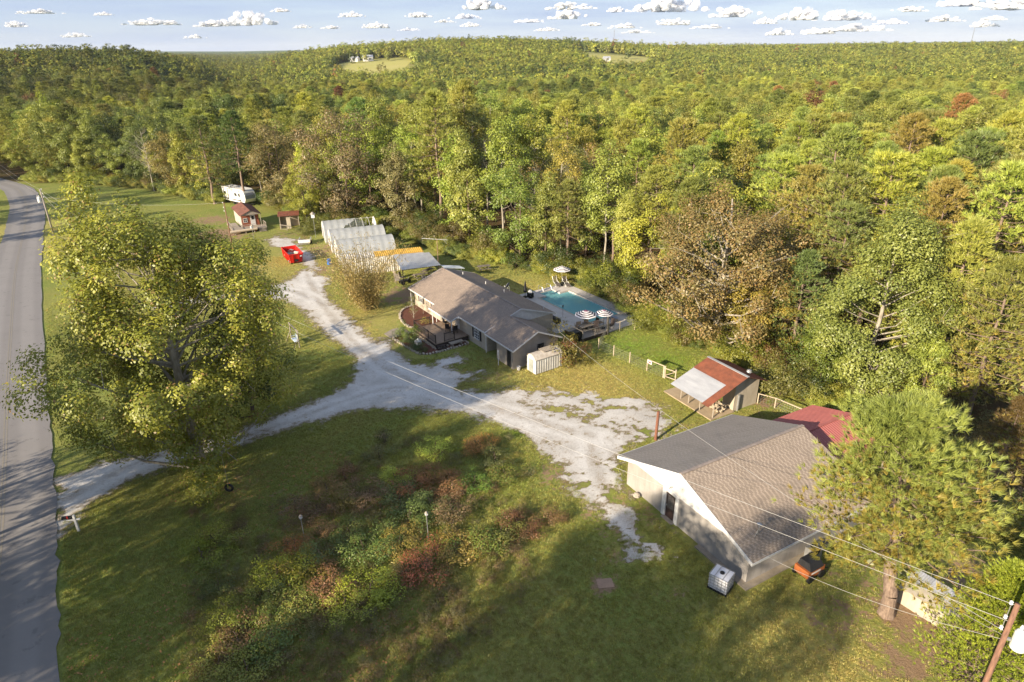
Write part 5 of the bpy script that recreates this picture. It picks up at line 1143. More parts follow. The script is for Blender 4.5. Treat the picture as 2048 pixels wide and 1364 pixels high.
def shingles(parent, u0, u1, va, za, vb, zb, name, c1, c2, seed, expo=.13, tab=.17):
    """rows of single shingle tabs, lapped, from the eave (va,za) up to the ridge (vb,zb): one joined part"""
    r = random.Random(seed); L = math.hypot(vb - va, zb - za); n = int(L / expo); V, F, A, sw = [], [], [], False
    nv, nz_ = -(zb - za) / L, (vb - va) / L
    if nz_ < 0: nv, nz_ = -nv, -nz_
    for i in range(n + 1):
        t0, t1 = i * expo / L, min((i + 1.15) * expo / L, 1.0); u = u0 - r.random() * tab
        while u < u1:
            w = tab * r.uniform(.92, 1.08); a, c = max(u, u0), min(u + w - .012, u1)
            if c - a > .03:
                lift, s0 = r.uniform(.011, .014), r.uniform(-.010, .010)
                k = len(V)
                for (x, t, hh) in ((a, t0 + s0 / L, lift), (c, t0 + s0 / L, lift), (c, t1, .006), (a, t1, .006), (a, t0 + s0 / L, 0), (c, t0 + s0 / L, 0)):
                    V.append((x, va + (vb - va) * t + nv * hh, za + (zb - za) * t + nz_ * hh))
                F += [(k, k + 1, k + 2, k + 3), (k + 4, k + 5, k + 1, k)]; sw = not sw; q = r.choice([.75, .9, 1]) if sw else r.choice([0, .1, .2]); A += [q, q]
            u += w
    m, nn, l, p = nt(name); P = nn.new("ShaderNodeTexCoord").outputs["Object"]
    c = mixc(nn, l, attr_(nn, "tone"), c1, c2); st = noise_(nn, l, P, .5, 5, .7); c = mixc(nn, l, math_(nn, l, 'MULTIPLY', ramp_(nn, l, st, .42, .72), .35), c, tuple(v * .5 for v in c2)); c = mixc(nn, l, math_(nn, l, 'MULTIPLY', noise_(nn, l, P, 40, 2, .8), .25), c, (.5, .44, .38))
    l.new(c, p.inputs["Base Color"]); p.inputs["Roughness"].default_value = .93; p.inputs["Specular IOR Level"].default_value = .2
    me = raw_mesh(name, V, F, m, {"tone": ('FACE', A)}); return link("shingles", me, parent, kind='stuff')
shingles(b, -.5, 11.25, VL, ZL, VP, ZP, "left_slope_brightened_shingles", (.52, .43, .335), (.44, .36, .28), 1)  # left slope coloured lighter to make up for its grazing sunlight
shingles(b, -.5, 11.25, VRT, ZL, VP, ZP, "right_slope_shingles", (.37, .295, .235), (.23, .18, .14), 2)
B("ridge_cap", SHG, b, ((-.5, VP - .11, ZP + .012), (11.25, VP + .11, ZP + .05)))
fascia(b, [(-.515, VL, ZL + .03), (-.515, VP, ZP + .03), (-.515, VRT, ZL + .03)], w=.26); fascia(b, [(-.5, VRT - .01, ZL + .0), (11.25, VRT - .01, ZL + .0)], w=.16); fascia(b, [(11.25, VL + .01, ZL), (-.5, VL + .01, ZL)], w=.16)
MB().slab([(-.5, VL - .05, ZL - .15), (-.02, VL - .05, ZL - .15), (-.02, VP, ZP - .15), (-.5, VP, ZP - .15)], .03).build("soffit", WHITE, b); MB().slab([(-.5, VP - .01, ZP - .15), (-.02, VP - .01, ZP - .15), (-.02, VRT + .05, ZL - .15), (-.5, VRT + .05, ZL - .15)], .03).build("soffit", WHITE, b)
B("door_jamb", WHITE, b, ((-.05, -4.2, 0), (.1, -3.84, 2.3))); B("door_jamb", WHITE, b, ((-.05, -5.42, 0), (.1, -5.1, 2.3)))
dd = B("door", MAT("dark_brown_door", (.06, .035, .03), (.035, .022, .02), 4, .5, .1), b, ((.02, -5.09, .08), (.08, -4.21, 2.12))); B("glazing", MAT("door_leaded_glass", (.16, .14, .13), (.05, .045, .045), 14, .25, .1), dd, ((-.005, -4.95, .9), (.018, -4.35, 1.95))); B("handle", METAL, dd, ((-.05, -4.33, .98), (.018, -4.28, 1.1)))
B("door_header", WHITE, b, ((-.05, -5.09, 2.13), (.1, -4.21, 2.3))); B("door_sill", CONC, b, ((-.3, -5.2, 0), (.02, -4.1, .07)))
MB().path([(0, -4.7, 2.75), (-.22, -4.7, 2.85), (-.3, -4.7, 2.7)], .02).build("wall_lamp", BLACK, b)
B("plinth", CONC, b, ((-.45, -11.5, -.05), (-.003, -7.6, .10)), ((-.45, -11.95, -.05), (9, -11.503, .07)))
B("lap_line", GREYW, b, ((-.012, -11.5, 1.12), (-.002, -5.45, 1.15)), ((-.012, -3.84, 1.12), (-.002, 0, 1.15)))
MB().box((.7, -11.56, 1.7), (.3, .1, .4)).build("meter_box", MAT("pale_blue_box", (.35, .45, .48), (.28, .36, .4), 4, .5, 0), b)
def bw(u, v): return hw(u, v, OB, 61)
t = frame('antenna_mount', 'bent metal antenna mount on the near roof slope of the grey building', 'antenna', bw(1.15, -10.9), 61); t.location.z = 2.86
MB().path([(0, 0, -.02), (0, 0, .55), (.2, -.1, .75)], .03).build("mast", METAL, t); MB().path([(-.25, 0, -.12), (0, 0, .4), (.25, 0, .0)], .02).build("strut", METAL, t); MB().lathe([(.13, .72), (.16, .8), (.03, .84)], 10).build("bracket", METAL, t)
t = frame('air_conditioner', 'boxy metal air conditioning unit at the side wall of the grey building', 'air conditioner', bw(5.3, -12.1), 61); B("casing", METAL, t, ((-.45, -.3, .05), (.45, .3, .95))); MB().lathe([(.24, .955), (.24, .98)], 14).build("fan_grille", BLACK, t)
# orange and black engine-driven machine
ORG = MAT("orange_paint", (.34, .10, .025), (.2, .07, .03), 3, .5, .05)
t = frame('orange_machine', 'orange and black engine machine on wheels beside the grey building', 'machine', bw(3.9, -12.9), 61)
B("body", ORG, t, ((-.75, -.5, .35), (.75, .5, .85))); MB().add([(-.6, -.52, .86), (.6, -.52, .86), (.6, .45, .86), (-.6, .45, .86), (-.5, -.25, 1.3), (.5, -.25, 1.3), (.5, .4, 1.25), (-.5, .4, 1.25)], [(0, 1, 5, 4), (1, 2, 6, 5), (2, 3, 7, 6), (3, 0, 4, 7), (4, 5, 6, 7), (3, 2, 1, 0)]).build("hood", BLACK, t)
for x in (-.5, .5):
    for y in (-.52, .52): MB().tube((x, y - .07, .28), (x, y + .07, .28), .28, n=14).build("wheel", BLACK, t)
B("label_plate", WHITE, t, ((-.45, -.512, .6), (.35, -.503, .72))); MB().lathe([(.38, 0), (.38, .06), (.33, .06)], 14, c=(0, 0, 0)).build("side_disc", ORG, t).rotation_euler = (0, rad(90), 0); t.children[-1].location = (.76, 0, .62)
MB().path([(.8, -.3, .4), (1.35, -.35, .25)], .03).build("drawbar", BLACK, t)
t = frame('round_lid', 'pale round plastic lid lying on the grass', 'lid', G(1742, 1126), 0); MB().lathe([(.24, .03), (.26, .07), (.2, .09)], 16).build("disc", MAT("yellowed_plastic", (.6, .58, .3), (.5, .48, .25), 3, .6, 0), t)
# caged water tank
t = frame('caged_water_tank', 'white plastic tank in a steel cage beside the corner of the grey building', 'water tank', bw(-1.55, -10.95), 61 - 20)
B("tank", MAT("milky_plastic", (.66, .66, .68), (.56, .56, .6), 2, .45, .05), t, ((-.5, -.55, .14), (.5, .55, 1.13))); MB().lathe([(.14, 1.13), (.14, 1.18)], 12).build("cap", BLACK, t); B("pallet", BLACK, t, ((-.55, -.6, 0), (.55, .6, .12)))
for z in (.3, .52, .74, .96, 1.14): MB().path([(-.54, -.59, z), (.54, -.59, z), (.54, .59, z), (-.54, .59, z), (-.54, -.59, z)], .014, 4).build("cage_bar", METAL, t)
for i in range(5):
    x = -.42 + i * .21
    for y in (-.59, .59): MB().tube((x, y, .1), (x, y, 1.15), .014, n=4).build("cage_bar", METAL, t)
    for s in (-.54, .54): MB().tube((s, x * 1.1, .1), (s, x * 1.1, 1.15), .014, n=4).build("cage_bar", METAL, t)
for y in (-.25, .25): MB().tube((-.54, y, 1.16), (.54, y, 1.16), .018, n=4).build("cage_bar", METAL, t)
# red metal roof behind
t = frame('red_roof_shelter', 'open shelter with a ribbed red metal gable roof behind the grey building', 'shelter', OB, 61)
for v0, v1 in ((-1.9, -5.3), (-8.8, -5.3)):
    for i in range(7):
        u0 = 11.35 + i * .93; ribbed((u0, v0, 2.55), (.925, 0, 0), (0, v1 - v0, .95), 4, .03, saw=True).build("roof_panel", REDM, t)
B("ridge_cap", REDM, t, ((11.35, -5.42, 3.52), (17.87, -5.18, 3.57)))
for u in (11.8, 14.7, 17.6):
    for v in (-2.1, -8.6): MB().tube((u, v, 0), (u, v, 2.5), .07, n=6).build("post", WOODG, t)
t = frame('wall_rocks', 'pale rock lying against the front wall of the grey building', 'rock', bw(-.35, -1.6), 61); MB().lathe([(.1, 0), (.28, .08), (.24, .26), (.08, .33)], 7).build("rock", STONE, t)

# ---------------------------------------------------------------- the little barn
ON = G(1180 + 895 * .2734, 680 + 575 * .2734)
t = frame('barn', 'small barn with a rusty red and silver tin roof and an open porch', 'barn', ON, 61)
PLY = MAT("pale_weathered_plywood", (.46, .40, .31), (.33, .28, .21), 1.5, .9, .15, stretch=(1, 1, .3))
for v in (0, 3.9):
    MB().add([(2.47, v, 0), (5.4, v, 0), (5.4, v, 2.5), (3.0, v, 3.5), (2.47, v, 3.25)] + [(2.47, v + .08, 0), (5.4, v + .08, 0), (5.4, v + .08, 2.5), (3.0, v + .08, 3.5), (2.47, v + .08, 3.25)],
             [(0, 1, 2, 3, 4), (9, 8, 7, 6, 5)] + [(i, i + 5, (i + 1) % 5 + 5, (i + 1) % 5) for i in range(5)]).build("wall", PLY, t)
B("wall", PLY, t, ((5.32, .083, 0), (5.4, 3.897, 2.5))); B("wall", PLY, t, ((2.47, .083, 0), (2.55, 1.3, 3.2)), ((2.47, 2.2, 0), (2.55, 3.897, 3.2)), ((2.47, 1.3, 2.0), (2.55, 2.2, 3.2)))
def rz_(u): return 3.6 - (3.0 - u) * (3.6 - 2.0) / 4.4
for i in range(6):
    v0 = -.7 + i * .8; v1 = min(v0 + .8, 4.1)
    ribbed((1.25, v0, rz_(1.25)), (0, v1 - v0 - .004, 0), (1.75, 0, 3.6 - rz_(1.25)), 8, .025).build("roof_panel", RUST, t)
    lo = 1.35; end = -1.4 if i else -1.5
    ribbed((end, v0, rz_(end) - .03), (0, v1 - v0 - .004, 0), (lo - end, 0, rz_(lo) - rz_(end)), 8, .025).build("roof_panel", RUST if i == 0 else GALV, t)
    ribbed((3.0, v0, 3.6), (0, v1 - v0 - .004, 0), (2.75, 0, -1.1), 8, .025).build("roof_panel", RUST, t)
B("ridge_cap", GALV, t, ((2.86, -.72, 3.62), (3.14, 4.12, 3.655))); B("edge_cap", GALV, t, ((1.3, 4.03, 2.98), (3.0, 4.12, 3.0)))
for v in (0, 1.6, 3.0, 4.0): MB().tube((0, v, 0), (0, v, 2.42), .06, n=6).build("post", WOODG, t)
B("porch_beam", WOODG, t, ((-.05, -.2, 2.28), (.05, 4.1, 2.4))); B("porch_slab", MAT("tan_slab", (.40, .31, .2), (.3, .23, .15), 2, .9, .2), t, ((-.4, -.2, -.05), (2.46, 5.9, .10)))
MB().tube((2.9, -.1, 0), (2.9, -.1, 1.6), .11, n=10).build("stove_pipe", METAL, t)
MB().lathe([(.14, 3.2), (.14, 3.45), (.26, 3.5), (.2, 3.7), (.03, 3.75)], 10, c=(4.6, .6, -.35)).build("roof_vent", METAL, t)
t2 = frame('stacked_firewood', 'loose heap of split wood under the near corner of the barn porch', 'firewood', hw(1.4, .7, ON, 61), 61); r = random.Random(4); lm = MB().tube((-.28, 0, 0), (.28, 0, 0), .07, n=6).mesh("log", WOODL)
for i in range(26): o = link("log", lm, t2, (r.uniform(-.5, .5), r.uniform(-.5, .6), .18 + r.random() * .5)); o.rotation_euler = (r.uniform(-.5, .5), r.uniform(-.4, .4), r.uniform(0, 3))
# ---------------------------------------------------------------- fences
WIRE = MAT("wire", (.3, .3, .28), (.24, .24, .22), 5, .6, 0, metal=.5)
def fence(label, P, H=1.2, rail=False, tall=()):
    t = thing('wire_fence', label, 'fence', (*P[0], 0)); o = P[0]; Q = [(a - o[0], b_ - o[1]) for a, b_ in P]
    for i, q in enumerate(Q): MB().tube((*q, 0), (q[0], q[1], H * (1.6 if i in tall else 1.05)), .055, n=7).build("post", WOODL, t)
    m = MB()
    for a, c in zip(Q[:-1], Q[1:]):
        for z in (.05, .3, .55, .8, 1.05): m.tube((*a, z), (*c, z), .006, n=3, caps=False)
        L = math.hypot(c[0] - a[0], c[1] - a[1]); k = int(L / .22)
        for j in range(1, k): x, y = a[0] + (c[0] - a[0]) * j / k, a[1] + (c[1] - a[1]) * j / k; m.tube((x, y, .05), (x, y, 1.05), .005, n=3, caps=False)
    m.build("wire_mesh", WIRE, t)
    if rail:
        for a, c in zip(Q[:-1], Q[1:]): MB().tube((*a, H), (*c, H), .045, n=4).build("top_rail", WOODL, t)
    return t
FA = [G(1213, 668), G(1197, 698), G(1227, 712), G(1259, 726), G(1293.5, 741.5), G(1326, 755)]
fence('wire fence with pale wooden posts running from the terrace to the barn', FA, tall=(0,))
fence('short wire fence from the tall post towards the rust-brown oak', [G(1217, 666), G(1239, 662), G(1269, 659), G(1305, 648), G(1350, 640)])
fence('short fence with a top rail between the barn and the red roof', [hw(5.5, -.1, ON, 61), G(1549, 816), G(1600, 838)], H=1.0, rail=True)
t = thing('fence_gate', 'wooden gate frame joining the wire fence to the barn', 'gate', (*G(1327, 756), 0)); ga = G(1327, 756); gb = G(1350, 764)
dx, dy = gb[0] - ga[0], gb[1] - ga[1]
for z in (.25, 1.1): MB().tube((0, 0, z), (dx, dy, z), .05, n=4).build("rail", WOODL, t)
for q in ((0, 0), (dx, dy), (dx * .1, dy * .1)): MB().tube((*q, 0), (*q, 1.35), .06, n=6).build("post", WOODL, t)
MB().tube((0, 0, .25), (dx, dy, 1.1), .035, n=4).build("brace", WOODL, t)
t = thing('fence_rail', 'long pale rail on top of the fence near the barn', 'rail', (*G(1293.5, 741.5), 0)); q = G(1330, 757); o = G(1293.5, 741.5); MB().tube((0, 0, 1.28), (q[0] - o[0], q[1] - o[1], 1.28), .05, n=5).build("beam", WOODL, t)
t = thing('fence_sign', 'small white sign with a red mark on the fence post', 'sign', (*G(1294.5, 741.5), 0), HZ(150)); B("board", WHITE, t, ((.05, -.1, .95), (.65, -.07, 1.3))); B("red_mark", MAT("sign_red", (.5, .05, .06), (.4, .04, .05), 4, .6, 0), t, ((.15, -.105, 1.05), (.55, -.101, 1.2)))
# low plywood lean-to at the lower right
p0, p1 = G(1794, 1203), G(1857, 1243); hd = math.degrees(math.atan2(p1[0] - p0[0], p1[1] - p0[1])); L = math.hypot(p1[0] - p0[0], p1[1] - p0[1]) + 1.2
t = frame('plywood_shelter', 'low pale plywood shelter with a corrugated tin roof beside the pine trunk', 'shelter', p0, hd)
B("wall", PLY, t, ((0, 0, 0), (L * .5 - .01, .06, 1.15))); B("wall", PLY, t, ((L * .5 + .01, 0, 0), (L, .06, 1.15))); B("wall", PLY, t, ((0, .063, 0), (.06, 1.5, 1.4)))
MB().slab([(-.1, -.15, 1.17), (L + .1, -.15, 1.17), (L + .1, .75, 1.32), (-.1, .75, 1.32)], .04).build("roof_board", PLY, t)
for i in range(3): ribbed((-.15 + i * (L + .3) / 3, .7, 1.34), ((L + .3) / 3 - .01, 0, 0), (0, 1.0, .2), 8, .03).build("roof_panel", GALV, t)
# ================================================================ THE BACK YARD
FILM, n, l, pb = nt("greenhouse_film"); n.remove(pb)
tr = n.new("ShaderNodeBsdfTransparent"); tr.inputs[0].default_value = (.9, .92, .92, 1); df = n.new("ShaderNodeBsdfDiffuse"); tl = n.new("ShaderNodeBsdfTranslucent"); gl = n.new("ShaderNodeBsdfGlossy"); gl.inputs["Roughness"].default_value = .35
dirt = noise_(n, l, mapped(n, l, (.5, 1, 1)), 1.3, 5, .7); cc = mixc(n, l, dirt, (.40, .41, .40), (.72, .73, .73)); l.new(cc, df.inputs[0]); l.new(cc, tl.inputs[0])
a1 = n.new("ShaderNodeMixShader"); a1.inputs[0].default_value = .4; l.new(df.outputs[0], a1.inputs[1]); l.new(tl.outputs[0], a1.inputs[2])
a2 = n.new("ShaderNodeMixShader"); a2.inputs[0].default_value = .82; l.new(tr.outputs[0], a2.inputs[1]); l.new(a1.outputs[0], a2.inputs[2])
a3 = n.new("ShaderNodeMixShader"); a3.inputs[0].default_value = .06; l.new(a2.outputs[0], a3.inputs[1]); l.new(gl.outputs[0], a3.inputs[2]); l.new(a3.outputs[0], n["Material Output"].inputs["Surface"])
def greenhouse(label, o, cover, seed):
    t = frame('greenhouse', label, 'greenhouse', o, 70); r = random.Random(seed); Rw, Hh, L = 2.85, 3.1, 8.8
    def arc(k, n=14, rr=1.0): a = math.pi * k / n; return (math.cos(a) * Rw * rr, max(math.sin(a), 0) ** .8 * Hh * rr)
    for i in range(9):
        u = L * i / 8; MB().path([(u, *arc(k)) for k in range(15)], .03, 5).build("hoop", WHITE, t)
    MB().tube((0, 0, Hh - .03), (L, 0, Hh - .03), .025, n=4).build("ridge_pipe", WHITE, t)
    for s in (-1, 1): B("base_board", WOODG, t, ((0, s * Rw - .04, 0), (L, s * Rw + .04, .25)))
    V, F = [], []; nu, nk = 32, 28
    for i in range(nu + 1):
        for k in range(nk + 1):
            y, z = arc(k, nk, 1.015); u = L * i / nu; sag = -.05 * abs(math.sin(u / L * 8 * math.pi)) * (1 if 3 < k < nk - 3 else 0)
            V.append((u, y * (1 + sag * .4), z + sag + r.uniform(-.012, .012)))
    for i in range(nu):
        for k in range(nk):
            u = L * i / nu
            if cover < 1:
                lim = cover * L + math.sin(k * .5) * 1.0 - (.8 if k > nk * .5 else 0) + (1.6 if k < nk * .3 else 0)
                if u > lim: continue
            q = i * (nk + 1) + k; F.append((q, q + 1, q + nk + 2, q + nk + 1))
    MB().add(V, F).build("plastic_cover", FILM, t, smooth=True)
    for u, door in ((-.03, True), (L + .03, False)):
        pts = [arc(k, 14, .99) for k in range(15)]
        m = MB()
        if door:
            for a, c in zip(pts[:-1], pts[1:]):
                ya, yc = a[0], c[0]; 
                za = zc = 2.0 if abs((ya + yc) / 2) < 1.0 else 0
                m.add([(u, ya, za), (u, yc, zc), (u, yc, max(c[1], zc)), (u, ya, max(a[1], za)), (u - .02, ya, za), (u - .02, yc, zc), (u - .02, yc, max(c[1], zc)), (u - .02, ya, max(a[1], za))], [(0, 1, 2, 3), (7, 6, 5, 4)])
            m.build("end_wall", WHITE, t); B("door_frame", WHITE, t, ((u - .06, -1.0, 0), (u + .0, -.92, 2.0)), ((u - .06, .92, 0), (u + .0, 1.0, 2.0)))
        else: m.add([(u, y, z) for y, z in pts] + [(u + .02, y, z) for y, z in pts], [tuple(range(15)), tuple(range(29, 14, -1))]); m.build("end_wall", FILM if cover == 1 else WHITE, t)
    return t
greenhouse('farthest hoop greenhouse with its torn plastic cover showing bare hoops', (-32.3, 110.2), .55, 1)
greenhouse('middle one of the three hoop greenhouses', (-29.7, 104.3), 1, 2)
greenhouse('nearest hoop greenhouse, behind the corrugated wall', (-27.1, 98.0), 1, 3)
t = frame('storage_container', 'long tin-walled store with a yellow ribbed roof between greenhouse and carport', 'storage building', (-19.2, 91.4), 72)
B("wall", MAT("plain_tin_wall", (.5, .47, .42), (.4, .37, .32), 2, .7, 0), t, ((-5.2, .06, 0), (6.5, 2.2, 2.42)))
for i in range(10):
    u0 = -5.25 + i * 1.185; ribbed((u0, .02, 0), (1.18, 0, 0), (0, 0, 2.42), 4, .05, saw=True).build("wall_panel", TIN, t)
    o = ribbed((u0, -.05, 2.46), (1.18, 0, 0), (0, 2.35, .12), 4, .05, saw=True).build("roof_panel", YELM if i > 3 else TIN, t)
t = thing('metal_carport', 'flat silver sheet-metal carport roof on dark posts behind the house', 'carport', (-13.5, 88.4, 0)); c0 = Vector((-13.5, 88.4))
Q = [Vector((-14.9, 84.7)), Vector((-9.7, 86.7)), Vector((-12.0, 92.3)), Vector((-17.2, 91.4))]; Q = [q - c0 for q in Q]
for i in range(5):
    a, b_ = Q[0].lerp(Q[1], i / 5), Q[0].lerp(Q[1], (i + 1) / 5 - .003); c_, d_ = Q[3].lerp(Q[2], (i + 1) / 5 - .003), Q[3].lerp(Q[2], i / 5)
    U = Vector((*(b_ - a), 0)); W = Vector((*(d_ - a), .15)); ribbed((*a, 2.5), U, W, 4, .02).build("roof_panel", GALV, t)
for q in Q: MB().tube((*(q * .94), 0), (*(q * .94), 2.5), .06, n=6).build("post", WOODD, t)
for a, b_ in ((0, 1), (3, 2)): MB().tube((*(Q[a] * .94), 2.42), (*(Q[b_] * .94), 2.44), .06, n=4).build("beam", WOODD, t)
t = thing('awning_sheet', 'pale blue sheet-metal awning sticking out right of the carport', 'awning', (-8.2, 86.7, 0)); MB().slab([(-1.7, .7, 2.3), (-1.0, -.6, 2.3), (1.8, -.6, 2.2), (1.0, .6, 2.2)], .05).build("sheet", MAT("pale_blue_sheet", (.58, .62, .66), (.48, .52, .56), 2, .4, 0, metal=.2), t)
for x, y in ((-1.4, .4), (1.3, -.4)): MB().tube((x, y, 0), (x, y, 2.25), .04).build("post", METAL, t)
t = thing('tv_antenna', 'rusty mast with a television antenna beside the carport', 'antenna', (-10.3, 88.5, 0), rad(-10)); MB().tube((0, 0, 0), (0, 0, 5.8), .06, .045, 7).build("mast", MAT("rusty_mast", (.32, .2, .13), (.2, .12, .08), 6, .8, 0), t)
MB().tube((-2.2, 0, 5.75), (1.5, 0, 5.65), .03, n=5).build("boom", METAL, t); m = MB()
for x, w in ((-2.0, 1.0), (-1.4, .3), (-.9, .35), (-.3, .3), (.3, .35), (.8, .5), (1.2, .9)): m.tube((x, -w, 5.72), (x, w, 5.72), .014, n=4)
m.tube((.9, 0, 5.7), (1.6, .7, 6.2), .02, n=4); m.tube((.9, 0, 5.7), (1.6, -.7, 5.3), .02, n=4); m.build("elements", METAL, t)
def picnic(label, loc, rz, mat):
    t = thing('picnic_table', label, 'picnic table', (*loc, 0), rz)
    for y in (-.28, 0, .28): B("board", mat, t, ((-.9, y - .13, .72), (.9, y + .13, .76)))
    for y in (-.72, .72): B("bench", mat, t, ((-.9, y - .14, .42), (.9, y + .14, .46)))
    for x in (-.6, .6): MB().path([(x, -.75, 0), (x, -.2, .72), (x, .2, .72), (x, .75, 0)], .04, 4).build("leg", mat, t); MB().tube((x, -.75, .4), (x, .75, .4), .035, n=4).build("brace", mat, t)
GW2 = MAT("old_picnic_wood", (.20, .17, .14), (.11, .09, .07), 5, .9, .2)
picnic('weathered picnic table on the grass behind the house', G(740 + 835 * .2734, 500 + 150 * .2734), .3, GW2)
picnic('picnic table under the middle of the carport', (-13.0, 88.2), .5, WOODG); picnic('picnic table at the back of the carport', (-12.0, 90.3), .9, GW2)
for x, y, r, w in ((-15.9, 86.4, .4, 'nearest grey garden chair at the left side of the carport'), (-15.4, 87.6, 1.2, 'second grey garden chair at the left side of the carport'), (-16.3, 88.4, 2.4, 'grey garden chair against the tin wall by the carport'), (-12.1, 86.3, 3, 'garden chair under the right side of the carport')):
    chair('garden_chair', w, (x, y, 0), r, WOODG, group='chairs around the carport', s=1.25)
t = thing('tricycle_cart', 'dark three-wheeled cart under the front left corner of the carport', 'cart', (-14.9, 86.2, 0), .6); B("bed", BLACK, t, ((-.5, -.35, .45), (.5, .35, .6)))
for x, y in ((-.4, -.4), (-.4, .4), (.7, 0)): MB().tube((x, y - .03, .3), (x, y + .03, .3), .3, n=12).build("wheel", BLACK, t)
MB().path([(.5, 0, .55), (.75, 0, .9), (.7, -.25, 1.0)], .025).build("handlebar", METAL, t)

# red roll-off container
RED = MAT("bright_red_paint", (.62, .022, .012), (.48, .018, .012), 2, .45, .05)
t = frame('red_skip', 'bright red open-top waste container full of rubbish on the lawn', 'skip', (-33.0, 96.3), 150)
def dz(u): return 0
wl_ = MB()
for s in (-1, 1): wl_.add([(-4.6, s * .95, .2), (0, s * .8, .2), (.35, s * 1.08, 1.55), (-4.6, s * 1.08, 1.55), (-4.6, s * .9, .2), (0, s * .75, .2), (.35, s * 1.02, 1.55), (-4.6, s * 1.02, 1.55)], [(0, 1, 2, 3), (7, 6, 5, 4), (0, 4, 5, 1), (1, 5, 6, 2), (2, 6, 7, 3), (3, 7, 4, 0)])
wl_.build("side_wall", RED, t); MB().add([(0, -.8, .2), (0, .8, .2), (.35, 1.08, 1.55), (.35, -1.08, 1.55), (-.06, -.8, .2), (-.06, .8, .2), (.29, 1.08, 1.55), (.29, -1.08, 1.55)], [(0, 1, 2, 3), (7, 6, 5, 4), (3, 2, 6, 7)]).build("end_wall", RED, t)
B("end_wall", RED, t, ((-4.65, -1.0, .2), (-4.58, 1.0, 1.55))); B("floor", RED, t, ((-4.6, -.9, .2), (0, .9, .28))); B("rim", RED, t, ((-4.7, -1.14, 1.52), (.38, -1.03, 1.62)), ((-4.7, 1.03, 1.52), (.38, 1.14, 1.62)), ((.3, -1.03, 1.52), (.4, 1.03, 1.62)), ((-4.72, -1.03, 1.52), (-4.6, 1.03, 1.62)))
for i in range(8):
    for s in (-1, 1): MB().tube((-4.3 + i * .56, s * .99, .25), (-4.3 + i * .56, s * 1.1, 1.52), .05, n=4).build("rib", RED, t)
for y in (-.45, .45): MB().tube((.02, y, .2), (.36, y, 1.5), .06, n=4).build("rib", RED, t)
MB().box((.2, 0, .55), (.12, .5, .4)).build("hook_pocket", BLACK, t)
for y in (-.7, .7): MB().tube((-.2, y - .12, .14), (-.2, y + .12, .14), .14, n=10).build("wheel", BLACK, t)
B("sticker", WHITE, t, ((.3, .6, 1.1), (.335, .85, 1.3)))
t2 = frame('rubbish_heap', 'heap of pale rubbish and boards inside the red container', 'rubbish', (-33.0, 96.3), 150); r = random.Random(8)
for i in range(46):
    MB().box((r.uniform(-4.3, -.3), r.uniform(-.8, .8), r.uniform(.35, .5) + 1.0 * r.random() ** 1.5 * .8), (r.uniform(.2, .9), r.uniform(.1, .4), r.uniform(.04, .25)), rz=r.uniform(0, 3), rx=r.uniform(-.5, .5)).build("debris", r.choice([WOODL, CONC, WHITE, STUCCO, METAL, WOODG]), t2)
B("fill", WOODG, t2, ((-4.5, -.85, .3), (-.1, .78, .75)))
# camper
RVW = MAT("camper_white", (.74, .73, .70), (.66, .64, .6), 2, .4, 0)
t = frame('camper_trailer', 'white camper trailer with a grey rounded front parked at the edge of the wood', 'camper', (-55.4, 138.0), 128)
B("body", RVW, t, ((-7.6, -1.25, .65), (-.2, 1.25, 3.4)))
m = MB(); pr = [(-.2, .65), (.5, .8), (.95, 1.5), (.9, 2.3), (.55, 3.0), (-.2, 3.4)]; V = [(a, -1.25, c) for a, c in pr] + [(a, 1.25, c) for a, c in pr]; m.add(V, [tuple(range(5, -1, -1)), tuple(range(6, 12))] + [(i, i + 1, i + 7, i + 6) for i in range(5)] + [(5, 0, 6, 11)]); m.build("front_cap", RVW, t)
MB().add([(.957, -1.1, 1.55), (.957, 1.1, 1.55), (.91, 1.1, 2.3), (.57, .8, 2.95), (.57, -.8, 2.95), (.91, -1.1, 2.3)], [(0, 1, 2, 5), (5, 2, 3, 4)]).build("front_panel", MAT("camper_grey", (.22, .24, .29), (.2, .2, .22), 3, .3, 0), t)
for u, w in ((-6.9, .7), (-3.0, .9), (-1.5, .5)): win(t, 'u', u, u + w, 1.9, 2.5, -1.25, -1, BLACK, GLASS, 0, 0)
dd = B("door", RVW, t, ((-5.2, -1.3, .75), (-4.5, -1.252, 2.8))); B("stripe", BLACK, t, ((-7.55, -1.262, 3.1), (-.25, -1.252, 3.2)), ((-7.55, -1.262, .95), (-5.25, -1.252, 1.15)), ((-4.45, -1.262, .95), (-.25, -1.252, 1.15)))
B("awning_arm", BLACK, t, ((-5.5, -1.36, .9), (-5.42, -1.265, 3.2)), ((-1.0, -1.36, .9), (-.92, -1.265, 3.2)))
for u in (-3.9, -3.0):
    for v in (-1.2, 1.0): MB().tube((u, v, .36), (u, v + .2, .36), .36, n=14).build("wheel", BLACK, t)
MB().path([(-.2, 0, .6), (1.8, 0, .55), (1.8, 0, 0)], .06, 4).build("drawbar", BLACK, t); B("roof_unit", WHITE, t, ((-4.5, -.4, 3.4), (-3.6, .4, 3.65))); B("roof_vent", WHITE, t, ((-6.4, -.25, 3.4), (-5.9, .25, 3.55)))
